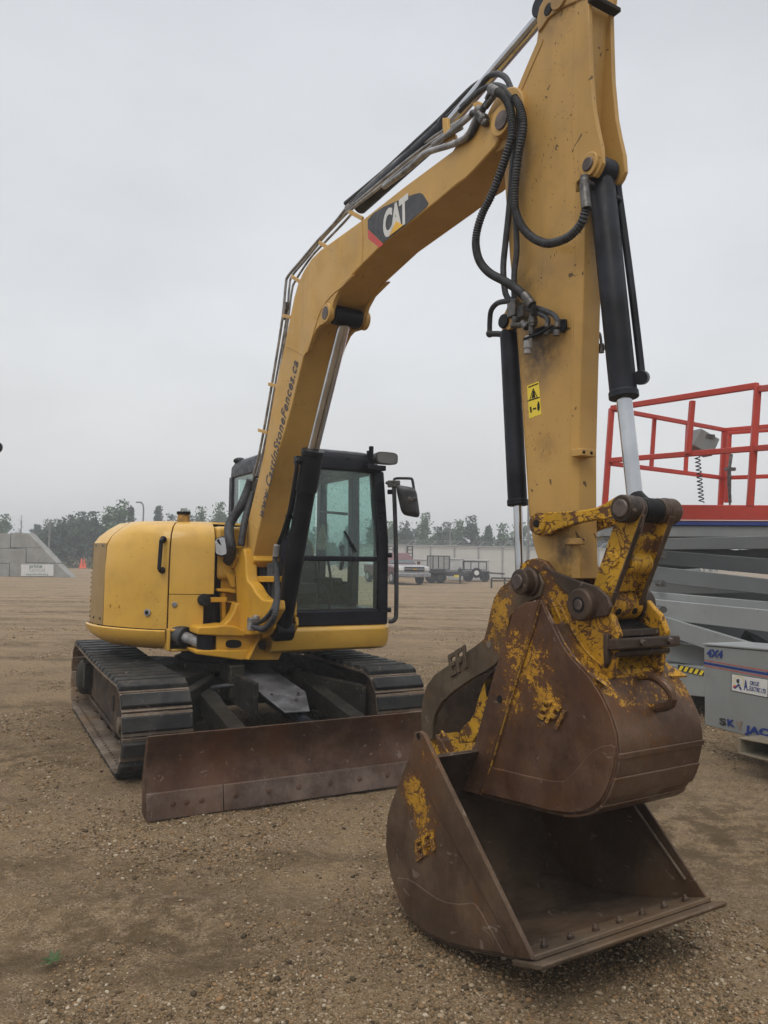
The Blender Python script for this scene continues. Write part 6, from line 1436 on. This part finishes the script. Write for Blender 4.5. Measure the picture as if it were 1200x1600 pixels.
# deck
d0 = Lb; e_a = (zl(65, 535, dL)); 
n0 = PD(940, 790, 8.55); n1 = PD(1290, 792, 7.1); n0[2] = n1[2] = (n0[2]+n1[2])/2
def deckbox(vt, vb, off, name, m, bev=.006, ext=1.7):
    P0 = PD(941, vt, 8.55); P1 = PD(1330, vt+2, 8.0); Q0 = PD(941, vb, 8.55); Q1 = PD(1330, vb+2, 8.0)
    dep = A3((.15, 1, 0))*ext; o_ = A3((0, -off, 0))
    return MB().loops([[Q0+o_, Q1+o_, P1+o_, P0+o_], [Q0+o_+dep, Q1+o_+dep, P1+o_+dep, P0+o_+dep]]).build(name, m, LFT, bevel=bev)
DK = deckbox(788, 814, 0, 'platform', redp)
def strip(v0, v1, name, m): deckbox(v0, v1, .004, name, m, 0, .003)
deckbox(814.5, 820, -.0, 'stripe_band', blue, .002)
for v0, m_, nm in ((811.5, M['white'], 'pinstripe'),): deckbox(v0, v0+1.2, .004, nm, m_, 0, .004)
deckbox(821, 838, -.03, 'deck_beam', grl)
# control box and curly cable
P = zl(457, 290, 7.9); b = MB(); b.box(P, (.11, .03, -.05), (-.02, .07, .0), (.04, 0, .09)); CBX = b.build('control_box', grl, LFT, bevel=.01)
b = MB(); b.ball(P+A3((0, -.02, .10)), .035, 8, 6); b.box(P+A3((.05, -.05, .06)), (.05, 0, 0), (0, .03, 0), (0, 0, .02)); b.build('joystick', M['fit'], CBX)
q0, q1 = zl(437, 330, 7.9), zl(455, 530, 7.9); b = MB(); pts_ = []
for k in range(240):
    t = k/239; c = q0+(q1-q0)*t; a = t*2*math.pi*13; pts_.append(c+A3((.024*math.cos(a), .024*math.sin(a), 0)))
b.tube(pts_, .006, 6, smooth=False); b.build('curly_cable', M['black'], LFT)
b = MB(); P = zl(570, 395, 9.6); b.box(P, (.06, 0, 0), (0, .03, 0), (0, 0, .02)); b.tube([P, P-A3((0, 0, .25)), P-A3((.02, 0, .7))], .012, 6); b.tube([zl(575, 335, 9.6), zl(565, 420, 9.6), zl(570, 530, 9.6)], .02, 6); b.build('gate_latch', M['fit'], LFT)
# scissor arms: stacked beams crossing at slight angles
for (ua, va, ub_, vb_, h0, h1, da, db, m_) in (
    (1012, 842, 1290, 835, 17, 22, 8.3, 7.6, grp), (1010, 858, 1290, 880, 22, 26, 8.5, 7.9, grp), (1016, 884, 1290, 915, 25, 24, 8.15, 7.7, grp),
    (1008, 905, 1290, 905, 24, 20, 8.5, 8.2, grl), (1010, 924, 1290, 948, 30, 20, 8.1, 7.7, grl), (1018, 936, 1290, 962, 30, 36, 7.95, 7.3, grl),
    (1020, 958, 1290, 1040, 28, 38, 7.9, 7.2, grl), (1030, 1000, 1290, 1040, 30, 34, 8.0, 7.6, grl), (1040, 1040, 1290, 1060, 34, 40, 7.9, 7.5, grp)):
    P0, P1, Q0, Q1 = PD(ua, va, da), PD(ub_, vb_, db), PD(ua, va+h0, da), PD(ub_, vb_+h1, db); dep = A3((.05, .10, 0))
    MB().loops([[Q0, Q1, P1, P0], [Q0+dep, Q1+dep, P1+dep, P0+dep]]).build('scissor_arm', m_, LFT, bevel=.006)
b = MB(); P0 = PD(1030, 900, 9.6); b.add([PD(1012, 822, 9.3), PD(1300, 822, 9.0), PD(1300, 1110, 9.0), PD(1050, 1110, 9.3)], [(0, 1, 2, 3)]) 
for v in (865, 925, 985, 1050): b.cyl(PD(1025, v, 8.3), PD(1025, v, 9.6), .03, n=12)
for k, (v0, v1, h0, h1) in enumerate(((846, 875, 28, 24), (868, 850, 24, 26), (895, 930, 30, 26), (935, 905, 28, 30), (962, 990, 36, 34), (1000, 975, 34, 30), (1034, 1050, 36, 40), (1066, 1060, 36, 40))):
    P0, P1, Q0, Q1 = PD(1026, v0, 9.3), PD(1290, v1, 8.9), PD(1026, v0+h0, 9.3), PD(1290, v1+h1, 8.9); dep = A3((.03, .08, 0))
    MB().loops([[Q0, Q1, P1, P0], [Q0+dep, Q1+dep, P1+dep, P0+dep]]).build('scissor_arm', grp, LFT, bevel=.006)
for v_, d_ in ((868, 8.1), (912, 8.0), (952, 7.75), (1004, 7.7)):
    P = PD(1034, v_, d_); MB().cyl(P-A3((0, .05, 0)), P+A3((0, .1, 0)), .035, n=16).build('arm_pin', M['fit'], LFT, bevel=.003)
# chassis
chb = MB(); c0, c1 = PD(1045, 1078, 7.9), PD(1300, 1095, 7.3); 
chb.loops([[A3((p[0], p[1], z)) for p, z in ((c0, .20), (c1, .20), (c1, .50), (c0, .50))], [A3((p[0]+.3, p[1]+1.3, z)) for p, z in ((c0, .20), (c1, .20), (c1, .50), (c0, .50))]])
CHS = chb.build('chassis', grl, LFT, bevel=.01)
cg = [PD(945, 826, 8.6), PD(958, 826, 8.6), PD(958, 847, 8.6), PD(945, 843, 8.6)]; MB().prism(cg, (.02, .2, 0)).build('end_box', grl, LFT, bevel=.004)
hz = MB(); 
pA, pB2 = PD(1060, 1047, 7.85), PD(1100, 1056, 7.75)
MB().prism([pA+A3((0, .004, 0)), pB2+A3((0, .004, 0)), pB2+A3((0, .004, .055)), pA+A3((0, .004, .055))], (0, .01, 0)).build('hazard_backing', M['decalblk'], LFT)
for k in range(5):
    t0, t1 = k/5, (k+.55)/5; q = [pA+(pB2-pA)*t0, pA+(pB2-pA)*t1, pA+(pB2-pA)*(t1+.1)+A3((0, 0, .05)), pA+(pB2-pA)*(t0+.1)+A3((0, 0, .05))]; hz.prism(q, (0, .005, 0))
hz.build('hazard_stripes', M['labyel'], LFT)
# engine box
D0, D1 = 6.35, 5.35
bx = [PD(1100, 1006, D0), PD(1290, 1022, D1), PD(1290, 1185, D1), PD(1097.5, 1132, D0)]
ztop = bx[0][2]; zbot = bx[3][2]
Vd = (bx[1]-bx[0]); Vd[2] = 0; Vd /= np.linalg.norm(Vd); Vn = A3((-Vd[1], Vd[0], 0))
if Vn[1] < 0: Vn = -Vn
O_ = bx[0].copy()
def ex(s, h_, o=0.): return A3((O_[0], O_[1], 0))+Vd*s+A3((0, 0, h_))-Vn*o
ztop = .862; zbot = .222
def on_box(u, v, o=.0):      # photograph pixel -> plane of the box face
    q = ray(u, v); n_ = Vn; t = ((A3((O_[0], O_[1], CH))-Vn*o-CAM)@n_)/(q@n_); return CAM+q*t
BXL = 1.35; zt2 = .925
b = MB(); b.loops([[ex(0, zbot), ex(BXL, zbot), ex(BXL, zt2), ex(0, ztop)], [ex(0, zbot, -.45), ex(BXL, zbot, -.45), ex(BXL, zt2, -.45), ex(0, ztop, -.45)]]); BX = b.build('engine_box', grl, LFT, bevel=.008)
b = MB(); b.loops([[ex(-.008, ztop+.003, .008), ex(BXL, zt2+.003, .008), ex(BXL, zt2+.022, .006), ex(-.008, ztop+.022, .006)], [ex(-.008, ztop+.003, -.45), ex(BXL, zt2+.003, -.45), ex(BXL, zt2+.022, -.45), ex(-.008, ztop+.022, -.45)]]); b.build('box_lid', grl, BX, bevel=.006)
def quad(p, name, m, o=.002): return MB().prism([on_box(u, v, o) for u, v in p], Vn*.001).build(name, m, BX)
C5 = lambda u, v: (1080+u*.13746, 980+v*.1375)
quad([C5(143, 392), C5(1600, 648), C5(1600, 678), C5(143, 418)], 'blue_stripe', blue)
quad([C5(150, 372), C5(1600, 618), C5(1600, 626), C5(150, 379)], 'red_line', M['decalred']); quad([C5(150, 433), C5(1600, 698), C5(1600, 706), C5(150, 440)], 'red_line', M['decalred'])
stick_ = quad([C5(455, 527), C5(878, 592), C5(872, 806), C5(452, 722)], 'sticker_edge', M['greysteel'], .002)
quad([C5(462, 533), C5(871, 598), C5(866, 797), C5(460, 716)], 'sticker', M['white'], .0035)
UPz = A3((0, 0, 1)); bn = -Vn
bt = lambda body, m, p0, p1, **k: text('lettering', body, m, BX, on_box(*C5(*p0), .005), on_box(*C5(*p1), .005), UPz, bn, .001, **k)
bt('4X4', blue, (176, 328), (360, 352), bold=.04, shear=.15, H=.058)
bt('A', blue, (598, 708), (642, 718), bold=.03, H=.075); bt('CIRCUIT', blue, (668, 652), (775, 674), bold=.01, H=.030); bt('ELECTRIC LTD', blue, (665, 716), (850, 756), bold=.01, H=.032)
bt('.', blue, (648, 714), (660, 716), bold=.02)
# round emblem on the sticker: plain ring with simple coloured strokes
b = MB(); pc_ = C5(540, 615); ring = [(pc_[0]+8.2*math.cos(q), pc_[1]+8.6*math.sin(q)) for q in np.linspace(0, 6.283, 29)[:-1]]; ring2 = [(pc_[0]+7.4*math.cos(q), pc_[1]+7.8*math.sin(q)) for q in np.linspace(0, 6.283, 29)[:-1]]
o1 = [on_box(u, v, .0048) for u, v in ring]; o2 = [on_box(u, v, .0048) for u, v in ring2]; b.add(o1+o2, [(i, (i+1) % 28, 28+(i+1) % 28, 28+i) for i in range(28)]); b.build('emblem_ring', M['labyel'], BX)
quad([C5(478, 690), C5(520, 655), C5(545, 640), C5(575, 712), C5(560, 718), C5(535, 672), C5(500, 700)], 'emblem_blue', blue, .0048); quad([C5(474, 668), C5(500, 655), C5(506, 678), C5(478, 688)], 'emblem_red', M['decalred'], .0052)
quad([C5(515, 590), C5(545, 588), C5(548, 612), C5(540, 640), C5(522, 636), C5(512, 612)], 'emblem_grey', M['greysteel'], .005)
bt('S', M['greysteel'], (322, 1102), (400, 1116), bold=.04, H=.050); bt('K', blue, (412, 1116), (497, 1133), bold=.05, H=.048)
bt('Y', simple('faded_tan', (.30, .22, .16), .5), (515, 1158), (600, 1158), bold=.05, H=.056); bt('JACK', blue, (605, 1192), (1010, 1264), bold=.05, H=.052, shear=.1)
# fork pocket
fk = [PD(1152, 1152, 5.75), PD(1215, 1164, 5.5), PD(1215, 1194, 5.5), PD(1152, 1177, 5.75)]; fi = []
cen_ = sum(fk)/4; fi = [cen_+(p-cen_)*.84 for p in fk]; dep = Vn*1.2
b = MB(); b.loops([fi, fk, [p+dep for p in fk], [p+dep for p in fi], fi], cap0=False, cap1=False); b.build('fork_pocket', paint('pocket', (.22, .19, .14), .3, .5), LFT, bevel=.004)
# wheels of the lift (mostly outside the frame and behind)
for P in (A3((5.1, 7.0, .4)), A3((4.3, 9.3, .4))):
    wl = MB().lathe(P-Vn*.15, P+Vn*.15, [(0, .32), (.12, .4), (.88, .4), (1, .32)], 30).build('wheel', M['rubber'], LFT)
    MB().cyl(P-Vn*.16, P-Vn*.1, .2, n=20).build('rim', grl, wl)
b = MB(); b.box(A3((4.7, 8.2, .42)), A3((1.2, .3, 0)), A3((-.3, 1.0, 0))*.5, (0, 0, .14)); b.build('base_frame', grp, LFT, bevel=.01)
# ================================================================== haze
hm = bpy.data.materials.new('haze'); hm.use_nodes = True; t = hm.node_tree; t.nodes.clear()
o = t.nodes.new('ShaderNodeOutputMaterial'); pv = t.nodes.new('ShaderNodeVolumePrincipled'); pv.inputs['Color'].default_value = (.93, .95, .97, 1); pv.inputs['Density'].default_value = .0036; pv.inputs['Anisotropy'].default_value = .1
t.links.new(pv.outputs[0], o.inputs['Volume'])
me = bpy.data.meshes.new('haze'); bm = bmesh.new(); bmesh.ops.create_cube(bm, size=1); bm.to_mesh(me); bm.free()
hz_ = bpy.data.objects.new('haze', me); COL.objects.link(hz_); hz_.scale = (1900, 2000, 15); hz_.location = (0, 680, 6.2); me.materials.append(hm); hz_['kind'] = 'stuff'; hz_['label'] = 'thin grey smoke haze hanging over the whole yard'
